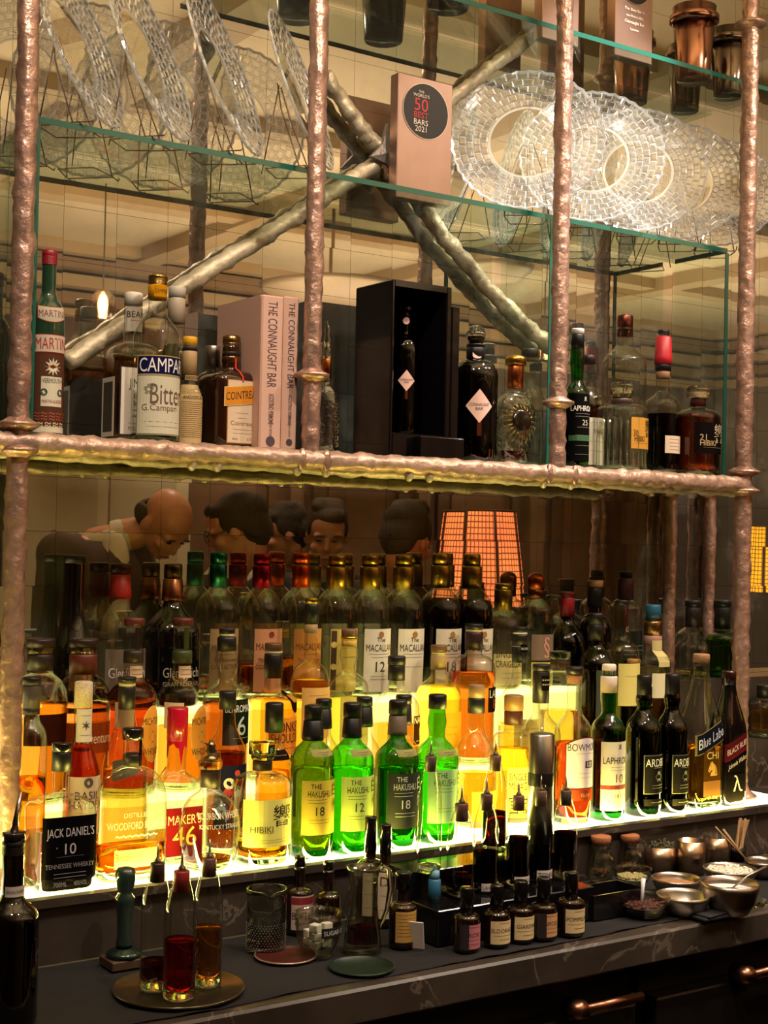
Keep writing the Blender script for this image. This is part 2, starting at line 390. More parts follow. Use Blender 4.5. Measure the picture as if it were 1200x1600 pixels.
# ------------------------------------------------------------------ the room
X0, X1, YF, ZC = -1.6, 9.5, -6.4, 3.45
wood = pbr('5a3f2b', .45, 0, var=.35, vscale=3., key='wall_panel_wood')
plaster = pbr('c9b48c', .75, 0, var=.08, vscale=2., key='ceiling_plaster')
def room():
    o = one('floor', lambda b: b.box((X0, YF, -.1), (X1, .3, 0), pbr('3a2618', .4, 0, var=.3, vscale=4.))); struct(o)
    o = one('ceiling', lambda b: b.box((X0, YF, ZC), (X1, .3, ZC+.1), plaster)); struct(o)
    o = one('wall_back', lambda b: b.box((X0, .02, 0), (X1, .3, ZC), pbr('5c5646', .7))); struct(o)
    def fw(b):
        b.box((X0, YF-.1, 0), (X1, YF, ZC), wood)
        x = X0+.2
        while x < X1-.8:                                        # raised panels with moulded frames
            b.box((x, YF, .25), (x+.06, YF+.035, 2.75), wood); b.box((x+.72, YF, .25), (x+.78, YF+.035, 2.75), wood)
            b.box((x, YF, .25), (x+.78, YF+.03, .31), wood); b.box((x, YF, 2.69), (x+.78, YF+.03, 2.75), wood)
            b.box((x+.14, YF, .4), (x+.64, YF+.02, 2.6), pbr('6b4c34', .4, 0, var=.3, vscale=3.))
            b.box((x+.88, YF, 0), (x+1.02, YF+.07, 2.85), pbr('77593e', .4, 0, var=.25, vscale=3.))
            x += 1.12
    struct(one('wall_front', fw)); 
    struct(one('wall_left', lambda b: b.box((X0-.1, YF, 0), (X0, .3, ZC), wood)))
    def rw(b):
        b.box((X1, YF, 0), (X1+.1, .3, ZC), pbr('7a6a52', .5, 0, var=.2, vscale=2.))
    struct(one('wall_right', rw))
    def cornice(b):
        c = pbr('8a6d4c', .6, 0); c2 = pbr('b09468', .6, 0)
        for k, (d, h) in enumerate(((.05, .46), (.10, .36), (.18, .26), (.28, .16), (.36, .07))):
            b.box((X0, YF, ZC-h), (X1, YF+d, ZC-h+.075), c if k % 2 else c2); b.box((X1-d, YF, ZC-h), (X1, .02, ZC-h+.075), c if k % 2 else c2)
    struct(one('trim_1', cornice))
    def beams(b):
        for x in (.6, 2.2, 3.8, 5.4, 7.): b.box((x, YF, ZC-.09), (x+.16, -.6, ZC), pbr('a98f66', .7)); 
        for y in (-1.6, -3.2, -4.8): b.box((X0, y, ZC-.07), (X1, y+.14, ZC), pbr('a98f66', .7))
    struct(one('trim_2', beams))
    d = one('door_1', lambda b: (b.box((3.02, YF+.08, 0), (4.3, YF+.13, 2.3), pbr('b6a684', .5)), b.box((3.12, YF+.13, .2), (3.6, YF+.15, 2.15), pbr('a39270', .5)), b.box((3.7, YF+.13, .2), (4.2, YF+.15, 2.15), pbr('a39270', .5)))); struct(d)
room()
# ------------------------------------------------------------------ the tiled mirror
def mirror():
    m, nt, out = newmat('antique_mirror')
    tc = N(nt, 'ShaderNodeTexCoord'); n = N(nt, 'ShaderNodeTexNoise', Scale=2.2, Detail=5., Roughness=.65); nt.links.new(tc.outputs['Object'], n.inputs['Vector'])
    cr = N(nt, 'ShaderNodeValToRGB'); nt.links.new(n.outputs[0], cr.inputs[0])
    cr.color_ramp.elements[0].position = .3; cr.color_ramp.elements[0].color = (.56, .52, .44, 1); cr.color_ramp.elements[1].position = .7; cr.color_ramp.elements[1].color = (.74, .70, .59, 1)
    g = N(nt, 'ShaderNodeBsdfGlossy', Roughness=.012); nt.links.new(cr.outputs[0], g.inputs[0])
    d = N(nt, 'ShaderNodeBsdfDiffuse'); d.inputs[0].default_value = (.42, .41, .33, 1)
    ms = N(nt, 'ShaderNodeMixShader'); n2 = N(nt, 'ShaderNodeTexNoise', Scale=7., Detail=6., Roughness=.7); nt.links.new(tc.outputs['Object'], n2.inputs['Vector'])
    mr = N(nt, 'ShaderNodeMapRange'); mr.inputs[1].default_value = .5; mr.inputs[2].default_value = .85; mr.inputs[3].default_value = .06; mr.inputs[4].default_value = .3
    nt.links.new(n2.outputs[0], mr.inputs[0]); nt.links.new(mr.outputs[0], ms.inputs[0]); nt.links.new(g.outputs[0], ms.inputs[1]); nt.links.new(d.outputs[0], ms.inputs[2]); nt.links.new(ms.outputs[0], out.inputs[0])
    b = MB(); w, h, g2 = .1, .0955, .0003; rnd = random.Random(4)
    for i in range(-2, 42):
        for j in range(0, 25):
            x = .0216+w*i; z = .93+h*j+.0065; ax, az = rnd.gauss(0, .0004), rnd.gauss(0, .0004)
            f = lambda u, v: (x+g2+u*(w-2*g2), ax*(u-.5)*w*2+az*(v-.5)*h*2, z+g2+v*(h-2*g2))
            b.add([f(0, 0), f(1, 0), f(1, 1), f(0, 1)], [(0, 1, 2, 3)], m, True)
    o = b.obj('tiled_mirror'); tag(o, 'antiqued wall mirror of small square tiles behind the shelves', 'mirror')
    one('backing', lambda b: b.box((-.3, .004, .9), (4.3, .018, 3.4), pbr('6a6250', .6)), o)
mirror()
# ------------------------------------------------------------------ lit shelf in three steps, stone riser, counter, drawers
def veined():
    m = pbr('3e352e', .35, 0, var=.4, vscale=9., key='dark_veined_stone', detail=8.); nt = m.node_tree; p = [n for n in nt.nodes if n.type == 'BSDF_PRINCIPLED'][0]
    tc = N(nt, 'ShaderNodeTexCoord'); n1 = N(nt, 'ShaderNodeTexNoise', Scale=5., Detail=6., Distortion=1.2); nt.links.new(tc.outputs['Object'], n1.inputs['Vector'])
    a = N(nt, 'ShaderNodeMath', operation='SUBTRACT'); a.inputs[1].default_value = .52; nt.links.new(n1.outputs[0], a.inputs[0]); b = N(nt, 'ShaderNodeMath', operation='ABSOLUTE'); nt.links.new(a.outputs[0], b.inputs[0])
    r = N(nt, 'ShaderNodeMapRange'); r.inputs[1].default_value = 0; r.inputs[2].default_value = .012; r.inputs[3].default_value = .5; r.inputs[4].default_value = 0; nt.links.new(b.outputs[0], r.inputs[0])
    mx = N(nt, 'ShaderNodeMix', data_type='RGBA'); old = p.inputs['Base Color'].links[0].from_socket; nt.links.new(r.outputs[0], mx.inputs[0]); nt.links.new(old, mx.inputs[6]); mx.inputs[7].default_value = (.22, .18, .14, 1); nt.links.new(mx.outputs[2], p.inputs['Base Color'])
    return m
stone = veined()
XA, XB = .30, 2.50
XC = at_y(985, 1080, -.14).x       # the two rear steps glow up to here
ZC0 = .955                         # counter height
T0, T1, T2 = 1.055, 1.16, 1.297
def steps():
    hot = emit((1., .90, .48), 3.0, 'lit_onyx_top'); warm = emit((1., .78, .20), 1.5, 'lit_onyx_riser'); mid = emit((1., .82, .30), 2.1, 'lit_onyx_step')
    tag(one('lit_step', lambda b: b.box((XA, -.325, T0-.012), (XB, -.1625, T0), hot)), 'lowest glowing step with the front bottles standing on it', 'shelf', 'glowing bottle steps')
    r = thing('lit_step', 'middle glowing step of the bottle shelf', 'shelf', (1.4, -.162, T0), 'glowing bottle steps')
    one('step_top', lambda b: b.box((XA-1.4, 0, T1-.012-T0), (XC-1.4, .0765, T1-T0), mid), r); one('step_riser', lambda b: b.box((XA-1.4, 0, 0), (XC-1.4, .003, T1-.0125-T0), warm), r)
    r = thing('lit_step', 'highest glowing step against the mirror', 'shelf', (1.4, -.085, T0), 'glowing bottle steps')
    one('step_top', lambda b: b.box((XA-1.4, 0, T2-.012-T0), (XC-1.4, .082, T2-T0), mid), r); one('step_riser', lambda b: b.box((XA-1.4, 0, 0), (XC-1.4, .003, T2-.0125-T0), warm), r)
    tag(one('stone_step', lambda b: (b.box((XC+.001, -.162, T0), (2.95, -.0855, T1), stone), b.box((XC+.001, -.085, T0), (2.95, -.003, T2), stone))), 'unlit dark stone end of the two rear bottle steps', 'shelf')
    def riser(b):
        b.box((-.8, -.335, ZC0), (4.2, -.326, T0-.012), stone); b.box((-.8, -.335, T0-.012), (XA, -.002, T0), stone); b.box((XB, -.335, T0-.012), (4.2, -.002, T0), stone)
        b.box((-.8, -.345, T0-.012), (4.2, -.326, T0+.001), stone)
    tag(one('stone_ledge', riser), 'dark stone upstand under the lit bottle steps', 'ledge')
    def ctr(b):
        b.box((-1., -.665, ZC0-.052), (4.4, -.336, ZC0), stone, bev=.004)
    tag(one('stone_counter', ctr), 'dark veined stone counter above the drawers', 'counter')
steps()
CY = -.60
def cabinets():
    blk = pbr('16120f', .42); cu = pbr('9a6a54', .3, 1.)
    # joints seen at px ~1010 at the front
    xj = at_y(1012, 1520, -.63).x
    for i, (xa, xb, hx) in enumerate(((xj-1.02, xj-.012, (915, 1577)), (xj+.012, xj+1.0, (1175, 1523)))):
        lab = ('black drawer cabinet below the stone counter, left of the joint', 'black drawer cabinet below the stone counter, right of the joint')[i]
        r = thing('drawer_cabinet', lab, 'cabinet', ((xa+xb)/2, -.395, .028), 'drawer cabinets under the counter'); w = (xb-xa)/2
        one('carcass', lambda b: b.box((-w, -.20, .05), (w, .0, .872), blk), r)
        dr = one('drawer', lambda b: (b.box((-w+.012, -.235, .50), (w-.012, -.202, .80), blk, bev=.003)), r)
        one('drawer', lambda b: (b.box((-w+.012, -.235, .10), (w-.012, -.202, .49), blk, bev=.003)), r)
        p = at_y(hx[0], hx[1], -.657); lx = p.x-(xa+xb)/2; p.z -= .028
        def hd(b):
            b.tube([(lx-.0, -.262, p.z), (lx+.125, -.262, p.z)], .0085, cu, 14)
            b.tube([(lx-.012, -.232, p.z), (lx-.012, -.262, p.z), (lx-.005, -.262, p.z)], .017, cu, 16); b.tube([(lx+.115, -.235, p.z), (lx+.115, -.262, p.z)], .006, cu, 10)
        one('handle', hd, dr)
    tag(one('black_plinth', lambda b: b.box((-1., -.60, 0), (4.4, -.345, .077), blk)), 'black plinth under the drawer cabinets', 'plinth')
    one2 = one('side_panel', lambda b: b.box((-1., -.62, .078), (xj-1.03, -.345, .90), blk)); one2.name = 'black_side_cabinet'; tag(one2, 'plain black cabinet end at the far left below the counter', 'cabinet')
    one3 = one('c', lambda b: b.box((xj+1.01, -.62, .078), (4.4, -.345, .90), blk)); one3.name = 'black_end_cabinet'; tag(one3, 'plain black cabinet beyond the last copper handle', 'cabinet')
cabinets()
def cloth():
    b = MB(); m = pbr('100d0f', .85, 0, bump=.3, bscale=900.); nx, ny = 120, 14; vs = []; fs = []
    xa, xb = -.2, 2.3
    for j in range(ny+1):
        for i in range(nx+1):
            x = xa+(xb-xa)*i/nx; v = j/ny; y0 = -.348; y1 = -.640+.012*noise.noise(Vector((x*5, 0, 3)))+.03*max(0, x-1.5)
            y = y0+(y1-y0)*v; z = ZC0+.0014+.003*max(0, noise.noise(Vector((x*9, y*18, 1))))*(v > .3)+(.004*abs(noise.noise(Vector((x*14, 5, 2)))) if v > .8 else 0)
            vs.append((x, y, z))
    for j in range(ny):
        for i in range(nx): fs.append((j*(nx+1)+i, (j+1)*(nx+1)+i, (j+1)*(nx+1)+i+1, j*(nx+1)+i+1))
    b.add(vs, fs, m); o = b.obj('bar_cloth')
    s = o.modifiers.new('thickness', 'SOLIDIFY'); s.thickness = .0012; s.offset = -1
    tag(o, 'black cloth runner spread over the stone counter', 'cloth')
cloth()
# ------------------------------------------------------------------ cast metal frame, glass shelves
castu = pbr('c8b8a0', .45, .35, bump=.9, bscale=55., var=.3, vscale=45., key='cast_metal_lit')  # paler copy of cast: the underside's lit look is put into its colour
cast = pbr('b49080', .36, .65, bump=.9, bscale=55., var=.3, vscale=45., key='cast_metal')
leaf = pbr('bcae92', .5, .45, bump=.9, bscale=50., var=.35, vscale=30., key='silver_leaf')
def post(px, py, y, z0, z1, r, label, flanges=(), mat=cast, seed=0, foot=True):
    p = at_y(px, py, y)
    ro = thing('metal_post', label, 'post', (p.x, y, z0))
    def shaft(b):
        n = int((z1-z0)/.012)
        path = [(.0025*noise.noise(Vector((k*.13+seed, 0, 0))), .002*noise.noise(Vector((k*.13, seed, 4))), k*(z1-z0)/n) for k in range(n+1)]
        b.tube(path, [r*(1+.09*noise.noise(Vector((k*.35, seed, 9)))) for k in range(n+1)], mat, 18, wob=.22, wf=75.)
    one('shaft', shaft, ro)
    for z in flanges:
        def fl(b):
            b.lathe([(r*.9, z-.012-z0), (r*1.5, z-.006-z0), (r*1.95, z-.001-z0), (r*1.95, z+.003-z0), (r*1.4, z+.007-z0), (r*.9, z+.013-z0)], mat, 20)
        one('collar', fl, ro)
    if foot: one('foot', lambda b: b.lathe([(0, 0), (r*2.2, 0), (r*2.1, .004), (r*1.3, .015), (r*1., .03)], mat, 20), ro)
    return ro
ZL = 1.757
PY = -.232
post(33, 500, PY, T0+.001, 3.3, .0168, 'leftmost cast metal post of the shelf frame', (ZL+.012, ZL-.028), seed=1)
post(489, 500, PY, ZL-.01, 3.3, .0162, 'cast metal post between the pink books and the black box', (at_y(487, 587, PY).z,), seed=2, foot=False)
post(876, 400, PY, ZL-.01, 3.3, .0168, 'cast metal post in front of the gold-stoppered cognac', (at_y(872, 630, PY).z,), seed=3, foot=False)
post(1164, 600, PY, T0+.001, 3.3, .0185, 'rightmost front cast metal post, collared above the big plates', (at_y(1182, 42, PY).z, ZL+.012, ZL-.03), seed=5)
post(1046, 900, -.026, T2+.0005, ZL-.004, .015, 'thin cast post standing against the mirror behind the rear bottles', (ZL-.028,), seed=7, foot=False)
post(1108, 900, -.026, T2+.0005, ZL-.004, .014, 'thin cast post against the mirror nearest the right front post', (ZL-.028,), seed=8, foot=False)
LX0, LX1 = .25, at_y(1160, 740, PY).x
def ledge():
    r = thing('cast_ledge', 'cast metal ledge with dripping underside carrying the upper bottles', 'ledge', (0, 0, 0))
    castl = pbr('bc9c8a', .42, .45, bump=.9, bscale=55., var=.3, vscale=45., key='cast_metal_ledge')
    def front(b):
        n = 230; pts = []; rd = []
        for k in range(n+1):
            x = LX0+(LX1-LX0)*k/n; pts.append((x, -.238+.0015*noise.noise(Vector((x*9, 1, 1))), ZL-.0155+.0015*noise.noise(Vector((x*7, 3, 1))))); rd.append(.0165*(1+.06*noise.noise(Vector((x*22, 5, 5)))))
        b.tube(pts, rd, castl, 18, wob=.28, wf=60.)
        pts2 = [(p[0], p[1]+.018, p[2]-.013) for p in pts[::2]]; b.tube(pts2, [.013*(1+.2*noise.noise(Vector((p[0]*25, 9, 5)))) for p in pts2], castu, 14, wob=.35, wf=55.)
    one('front_bar', front, r)
    for px in (300, 340, 465, 510, 640, 672, 850, 893):
        p = at_y(px, 745, -.238)
        one('drip', lambda b: b.sphere((p.x, -.236, ZL-.033), (.0085, .010, .0135), castu, 12, 8), r)
    for px in (470, 508, 856, 896):
        p = at_y(px, 715, -.245)
        one('scroll', lambda b: b.sphere((p.x, -.250, ZL-.017), (.0085, .008, .02), cast, 12, 8), r)
    one('slab', lambda b: b.box((LX0, -.222, ZL-.016), (LX1, -.003, ZL), pbr('8d8a70', .35, .2, var=.2, vscale=20.), bev=.001), r)
    return r
ledge()
sg = solid_glass('f2fbf6', 1.45)
edgeg = pbr('1f5a4c', .12, 0, spec=.8)
def glass_panel(name, label, a, b_, edges):
    """a clear pane whose long ground edges show green"""
    m = MB(); m.box(a, b_, thin_glass('f4faf5', 'c8e0d4', .03, power=5.)); 
    for (p, q) in edges: m.box(p, q, edgeg)
    o = m.obj(name, smooth=False); tag(o, label, 'glass shelf' if 'shelf' in name else 'glass panel'); return o
GXL, GXR = at_y(56, 300, -.18).x, at_y(1136, 400, -.18).x
ZG, ZH = 2.262, 2.652
def shelves():
    e = .0012
    glass_panel('glass_shelf', 'clear glass shelf holding the crystal plates and plaque', (GXL, -.18, ZG), (GXR, -.02, ZG+.010), [((GXL, -.18-e, ZG), (GXR, -.18, ZG+.010)), ((GXR, -.18, ZG), (GXR+e, -.02, ZG+.01))])
    hx0 = at_y(420, 0, -.18).x
    glass_panel('glass_shelf', 'topmost clear glass shelf carrying the copper shaker', (hx0, -.18, ZH), (GXR+.16, -.02, ZH+.010), [((hx0, -.18-e, ZH), (GXR+.16, -.18, ZH+.010))])
    xm = at_y(862, 400, -.18).x
    for x, l in ((GXL, 'upright glass panel beside the left metal post'), (xm, 'upright glass panel behind the metal post by the cognac'), (GXR, 'upright glass panel at the right end under the plates')):
        glass_panel('glass_divider', l, (x-.005, -.179, ZL+.001), (x+.005, -.022, ZG-.0005), [((x-.005, -.18-e, ZL+.001), (x+.005, -.179, ZG-.0005))])
shelves()
def brace():
    r = thing('star_brace', 'silver-leafed crossed branch brace with a star centre', 'brace', at_y(603, 243, -.028)); o = Vector(r.location)
    L = lambda px, py: at_y(px, py, -.030)-o
    def bar(b, pts, rr, sd):
        q = [];
        for (a, c) in zip(pts, pts[1:]):
            for k in range(24): q.append(L(a[0]+(c[0]-a[0])*k/24, a[1]+(c[1]-a[1])*k/24)+Vector((.003*noise.noise(Vector((k*.3+sd, a[0], 1))), 0, .004*noise.noise(Vector((k*.25, sd, a[1]))))))
        q.append(L(*pts[-1])); b.tube(q, rr, leaf, 14, wob=.3, wf=40.)
    one('branch', lambda b: bar(b, [(104, 566), (300, 440), (460, 340), (585, 258)], .0165, 1), r)
    one('branch', lambda b: bar(b, [(508, 118), (560, 195), (596, 235)], .0155, 2), r)
    one('branch', lambda b: bar(b, [(615, 262), (700, 380), (800, 490), (862, 545)], .0165, 3), r)
    one('branch', lambda b: bar(b, [(612, 232), (700, 160), (770, 104), (880, 20)], .014, 4), r)
    def star(b):
        pts = []; 
        for k in range(8):
            a = k*PI/4+.3; rr = .058 if k % 2 == 0 else .030; pts.append((rr*math.cos(a), rr*math.sin(a)))
        vs = [(x, -.030, z) for x, z in pts]+[(x, -.020, z) for x, z in pts]+[(0, -.038, 0)]
        fs = [(i, (i+1) % 8, 16) for i in range(8)]+[((i+1) % 8, i, 8+i, 8+(i+1) % 8) for i in range(8)]+[tuple(range(15, 7, -1))]
        b.add(vs, fs, pbr('8a8078', .5, .6, bump=.5, bscale=120.), True)
    one('star', star, r)
brace()
BK, DB = 's:0c0a0a', '14100e'
def mac(px, top, capc, liq, label, lab, lt, w=70, capm='m:'):
    bottle(3, px, top, w, label, 'mac', 'clearg', rn=12.5, caps=[(16, capm+capc, 1.06), (2, '1a140c', 1.0), (36, capm+capc, 1.0)], liq=liq,
           labels=[(935, 972, .22, 'b9a8a0', [('▼', .8, .5, '8f7f7a')], dict(name='seal', shape='rect', trans=.1, ctr=-.0, tilt=0))][:0]+[(981, 1078, .80, lab, lt)]+[], group='tall clear bottles in the back row')
mt = lambda c='3a2a14': [('o', .05, .09, 'a07030'), ('The', .07, .17, c), ('MACALLAN', .11, .30, c), ('~', .7, .40, c), ('~', .6, .45, c)]
mac(342, 863, '2f7a6a', None, 'tall clear bottle with a teal-green foil cap and tan label', 'a58758', [('MACALLAN', .11, .30, '5a3a1c'), ('The Harmony', .07, .50, '5a3a1c'), ('COLLECTION', .07, .60, '5a3a1c'), ('~', .6, .4, '5a3a1c')])
mac(410, 865, 'a31f3a', ('b4541c', 1040), 'tall clear bottle with a crimson foil cap and salmon label', 'd99a6a', [('o', .05, .09, '7a3020'), ('MACALLAN', .11, .28, '7a3020'), ('The Harmony', .07, .50, '5a3a1c'), ('COLLECTION', .07, .60, '5a3a1c')])
mac(471, 864, 'c8501a', ('a8541c', 1030), 'tall clear bottle with an orange foil cap and orange label', 'e09a48', [('MACALLAN', .11, .28, '8a4a1c'), ('~', .6, .4, '8a4a1c'), ('The Harmony', .07, .50, '8a4a1c')])
mac(527, 867, 'a9873e', None, 'gold-capped tall clear bottle whose yellow label has a dark pattern', 'ddc468', [('#', .16, .5, '4a3820', -.8, .94), ('o', .05, .25, 'ddc468', -.8), ('o', .05, .6, 'ddc468', -.8), ('~', .5, .3, '3a2a14', .2), ('~', .5, .45, '3a2a14', .2)])
mac(579, 867, 'a9873e', None, 'gold-capped tall clear bottle with a white label numbered 12', 'f3ead0', mt()+[('12', .16, .60, '3a2a14'), ('~', .6, .75, '8a7a60'), ('~', .6, .8, '8a7a60')])
mac(631, 867, 'a9873e', None, 'gold-capped tall clear bottle right of the one numbered 12', 'f3ead0', mt()+[('~', .6, .6, '8a7a60'), ('15', .14, .7, '3a2a14')][:-1])
mac(689, 865, 'a9873e', ('5a1608', 938), 'gold-capped bottle of near-black sherry liquid numbered 18, white label', 'efe2c4', mt()+[('18', .16, .60, '3a2a14')])
mac(738, 866, 'a9873e', ('4a1206', 938), 'gold-capped bottle of near-black liquid beneath the orange lampshade reflection', 'efe2c4', mt())
# rest of the back row
bottle(3, 117, 868, 78, 'black long-necked decanter beside the left metal post', 'deca', 'black', rn=16.5, caps=[(12, '17110e', 1.04)], labels=[(1035, 1075, .5, 'b58a4a', [('o', .3, .5, '6a4a20'), ('~', .6, .9, '6a4a20')])])
bottle(3, 189, 881, 74, 'clear triangular bottle with a red foil neck and brown cap', 'tri', 'clear', rn=14, caps=[(15, '3a1410', 1.15), (40, 'b02a1c', 1.1, 't')], liq=('c08a40', 1075), labels=[(1012, 1078, .9, '8f8068', [('Glenfiddich', .26, .55, 'efe6d8')])])
bottle(3, 271, 881, 78, 'black triangular bottle with a copper neck band', 'tri', 'black', rn=13.5, caps=[(22, 'm:6a5a3a', 1.06), (36, 'm:a06848', 1.12, 't')], labels=[(1030, 1080, .85, '14110f', [('Glenfiddich', .3, .35, 'cfc6b8'), ('GRAN RESERVA', .14, .7, 'cfc6b8')])])
bottle(3, 787, 912, 62, 'round-shouldered clear bottle with gold foil neck, cream label', 'ball', 'clearg', rn=12, tb=.95, caps=[(8, 'm:a98c3e', 1.1), (34, 'm:8d7433', 1.04)], labels=[(1003, 1080, 1.15, 'eedd96', [('SINGLE MALT', .11, .24, '4a3a1c'), ('CRAIGELLACHIE', .2, .42, '4a3a1c'), ('~', .6, .6, '8a7a4a'), ('~', .6, .7, '8a7a4a')], dict(shape='crag'))])
bottle(3, 838, 895, 56, 'clear bottle with a shiny copper cap and a swirling pink label', 'high', 'clear', rn=12.5, caps=[(26, 'm:a4512c', 1.08, 'dome'), (14, 'm:7d4a30', .98)], labels=[(990, 1030, .9, '8a7460', [('§', .8, .5, 'c98a7a'), ('~', .8, .9, 'c98a7a')]), (1033, 1070, .9, 'e8dc7c', [('GLENKINCHIE', .2, .3, '6a5a2c'), ('~', .6, .6, '6a5a2c')][1:])])
bottle(3, 867, 930, 34, 'slim pale-green bottle with a dark cap', 'high', 'clearg', rn=9.5, caps=[(7, '2a201c', 1.1)])
bottle(3, 887, 925, 60, 'black-green bottle with a dark red foil neck', 'round', 'dkgreen', rn=10.5, zs=1010, zn=965, caps=[(8, '6a1418', 1.1), (30, '8d1820', 1.06)], liq=('30200c', 1000))
bottle(3, 930, 907, 54, 'dark round-shouldered bottle with a tan-topped black stopper', 'ball', 'amber', rn=10.5, tb=1., zs=990, zn=958, caps=[(11, 'b08a5c', 1.25, 'c', 'stopper'), (31, '0e0b0a', 1.15)], liq=('40200a', 980))
bottle(3, 978, 893, 54, 'tall clear bottle with a dark maroon capsule, white lettering', 'high', 'clear', rn=9.8, caps=[(10, '120c0c', 1.05), (35, '3a1a18', 1.05)], liq=('5a4420', 1020), labels=[(985, 1030, 1., '3a3a30', [('HEAVEN', .28, .25, 'c8c8b8'), ('~', .8, .5, 'c8c8b8'), ('~', .8, .65, 'c8c8b8'), ('~', .8, .8, 'c8c8b8')][1:])])
bottle(3, 1083, 938, 56, 'clear greenish bottle with a ringed black capsule, near the right', 'round', 'clearg', rn=10.5, zs=1020, zn=985, caps=[(10, '17110f', 1.2), (32, '1f1412', 1.12)], liq=('c0c088', 1120), labels=[(1058, 1110, .9, '9a9468', [('~', .7, .2, '5a5434'), ('~', .7, .4, '5a5434'), ('~', .7, .6, '5a5434'), ('~', .7, .8, '5a5434')])])
bottle(3, 1129, 938, 54, 'dim green bottle with a wide black capsule by the right post', 'round', 'green2', rn=11, zs=1000, zn=980, caps=[(10, '121412', 1.2), (34, '171a16', 1.15)], liq=('7a9a60', 1000))
# middle step
bl = dict(tb=.96, zs=1105, zn=1050)
bottle(2, 64, 998, 88, 'broad-stoppered whiskey bottle with a dark neck band, half hidden by the left post', 'ball', 'clear', rn=20, caps=[(13, '2a1a14', 1.12, 'c', 'stopper'), (10, 'g:fff0c0', 1.0), (26, '241a16', .98)], liq=('c8741c', 1100), labels=[(1112, 1160, .9, '3a1a10', [('ORIGINAL', .3, .5, 'd8a050')][:0])], **bl)
bottle(2, 131, 998, 88, 'broad-stoppered whiskey bottle with a maroon neck band, full of dark amber', 'ball', 'clear', rn=20, caps=[(13, '2a1a14', 1.12, 'c', 'stopper'), (10, 'g:fff0c0', 1.0), (32, '5a2418', .98)], liq=('9a4010', 1100), labels=[(1125, 1172, .95, '9a4416', [('Adventure', .5, .5, 'f0c890', .2)])], **bl)
for px, c1, c2, lv, lq, lb in ((210, '5a241c', '2f2318', 1068, 'b03c10', 'clear whiskey bottle with brown dotted neck band and oval orange label'), (286, '5a241c', '3c4420', 1135, 'd8801c', 'clear whiskey bottle with green dotted neck band and oval orange label')):
    bottle(2, px, 966, 77, lb, 'round', 'clear', rn=14.5, zs=1095, zn=1050, caps=[(12, c1, 1.12), (38, '-'), (20, c2, 1.08)], liq=(lq, lv), group='whiskey bottles with oval labels',
           labels=[(980, 1014, .3, c2, [], dict(name='neck_strip')), (1040, 1058, .8, 'd8b890', [('~', .7, .3, '5a3a1c'), ('~', .7, .7, '5a3a1c')], dict(name='neck_label')),
                   (1100, 1188, .62, 'f0a840', [("MICHTER'S", .15, .27, '3a1c0c'), ('◆', .22, .55, '5a3410'), ('WHISKEY', .12, .80, '3a1c0c')], dict(shape='oval', ctr=.55, border='e8c070')),
                   (1094, 1134, .42, 'f2d8a0', [('~', .6, .3, 'b08040')], dict(name='back_label', ctr=-.75))])
bottle(2, 355, 982, 72, 'bulbous-necked clear bottle with black capsule and dark green label', 'bulb', 'clear', rn=11.5, zs=1100, zn=1058, caps=[(8, '100c0a', 1.08), (5, 'd8c890', 1.03), (22, '17120f', 1.06)], liq=('b05a18', 1098), labels=[(1090, 1160, .9, '1c2a1a', [('BENROMACH', .2, .2, 'e8e8d8'), ('6', .42, .58, 'c8d0c0'), ('~', .5, .85, 'c8d0c0')], dict(ctr=.3))])
bottle(2, 428, 1005, 75, 'brown-capped whisky bottle with orange label and monkey mark', 'round', 'clear', rn=13.5, zs=1098, zn=1075, caps=[(12, '5a3c24', 1.05), (4, 'e0c890', .95), (38, '17110f', 1.08)], liq=('f09a20', 1092),
       labels=[(1078, 1112, .42, '2a160c', [('●', .35, .35, 'b07a30', -.3), ('●', .35, .35, 'b07a30', .3)], dict(ctr=.75, shape='oval', name='seal')), (1118, 1175, .92, 'ef9a38', [('MONKEY', .28, .25, '2a1206'), ('SHOULDER', .28, .55, '2a1206'), ('~', .6, .82, '6a3a10')], dict(ctr=.25))])
bottle(2, 487, 935, 62, 'tall long-necked bottle with gold and black cap and paper seal', 'ball', 'clear', rn=10, tb=.96, zs=1075, zn=1030, caps=[(9, 'm:a58a3c', 1.1), (30, '120e0c', 1.14), (15, 'b89a70', 1.04)], liq=('f0bc48', 1062), labels=[(972, 998, .75, 'b8a888', [('o', .3, .5, '8a7a5c')], dict(shape='oval', ctr=.9, name='seal')), (1072, 1150, .95, 'f0c070', [('~', .6, .15, '8a6a30'), ('~', .6, .3, '8a6a30'), ('~', .6, .45, '8a6a30'), ('~', .6, .6, '8a6a30')])])
bottle(2, 546, 983, 64, 'pale yellow bottle with bulbous neck, brown cork and gold ring', 'bulb', 'clear', rn=10, bulb=.45, zs=1078, zn=1045, caps=[(11, '7a5638', 1.25, 'c', 'cork'), (6, 'm:d8b848', 1.3, 'ring'), (10, 'k:e0b850', .9)], liq=('f4e070', 1090), labels=[(1086, 1160, .95, 'f0e070', [('~', .6, .1, '7a6a20'), ('#', .5, .2, 'b8a040', 0, .06), ('||||||', .3, .5, '9a8a30'), ('~', .6, .8, '7a6a20')])])
bottle(2, 620, 1025, 75, 'round clear bottle with black capsule and brown boxed label', 'round', 'clear', rn=12.5, zs=1110, zn=1068, caps=[(14, '120f0d', 1.12), (24, '17130f', 1.08)], liq=('f08a1c', 1132), labels=[(1115, 1162, .55, '3a2410', [('NAKED', .22, .16, 'f0d890'), ('18', .3, .55, 'f0d890', .35), ('~', .6, .85, 'f0d890')], dict(ctr=.75, border='f0c860')), (1130, 1160, .4, 'f0b860', [], dict(name='side_label', ctr=-.5))])
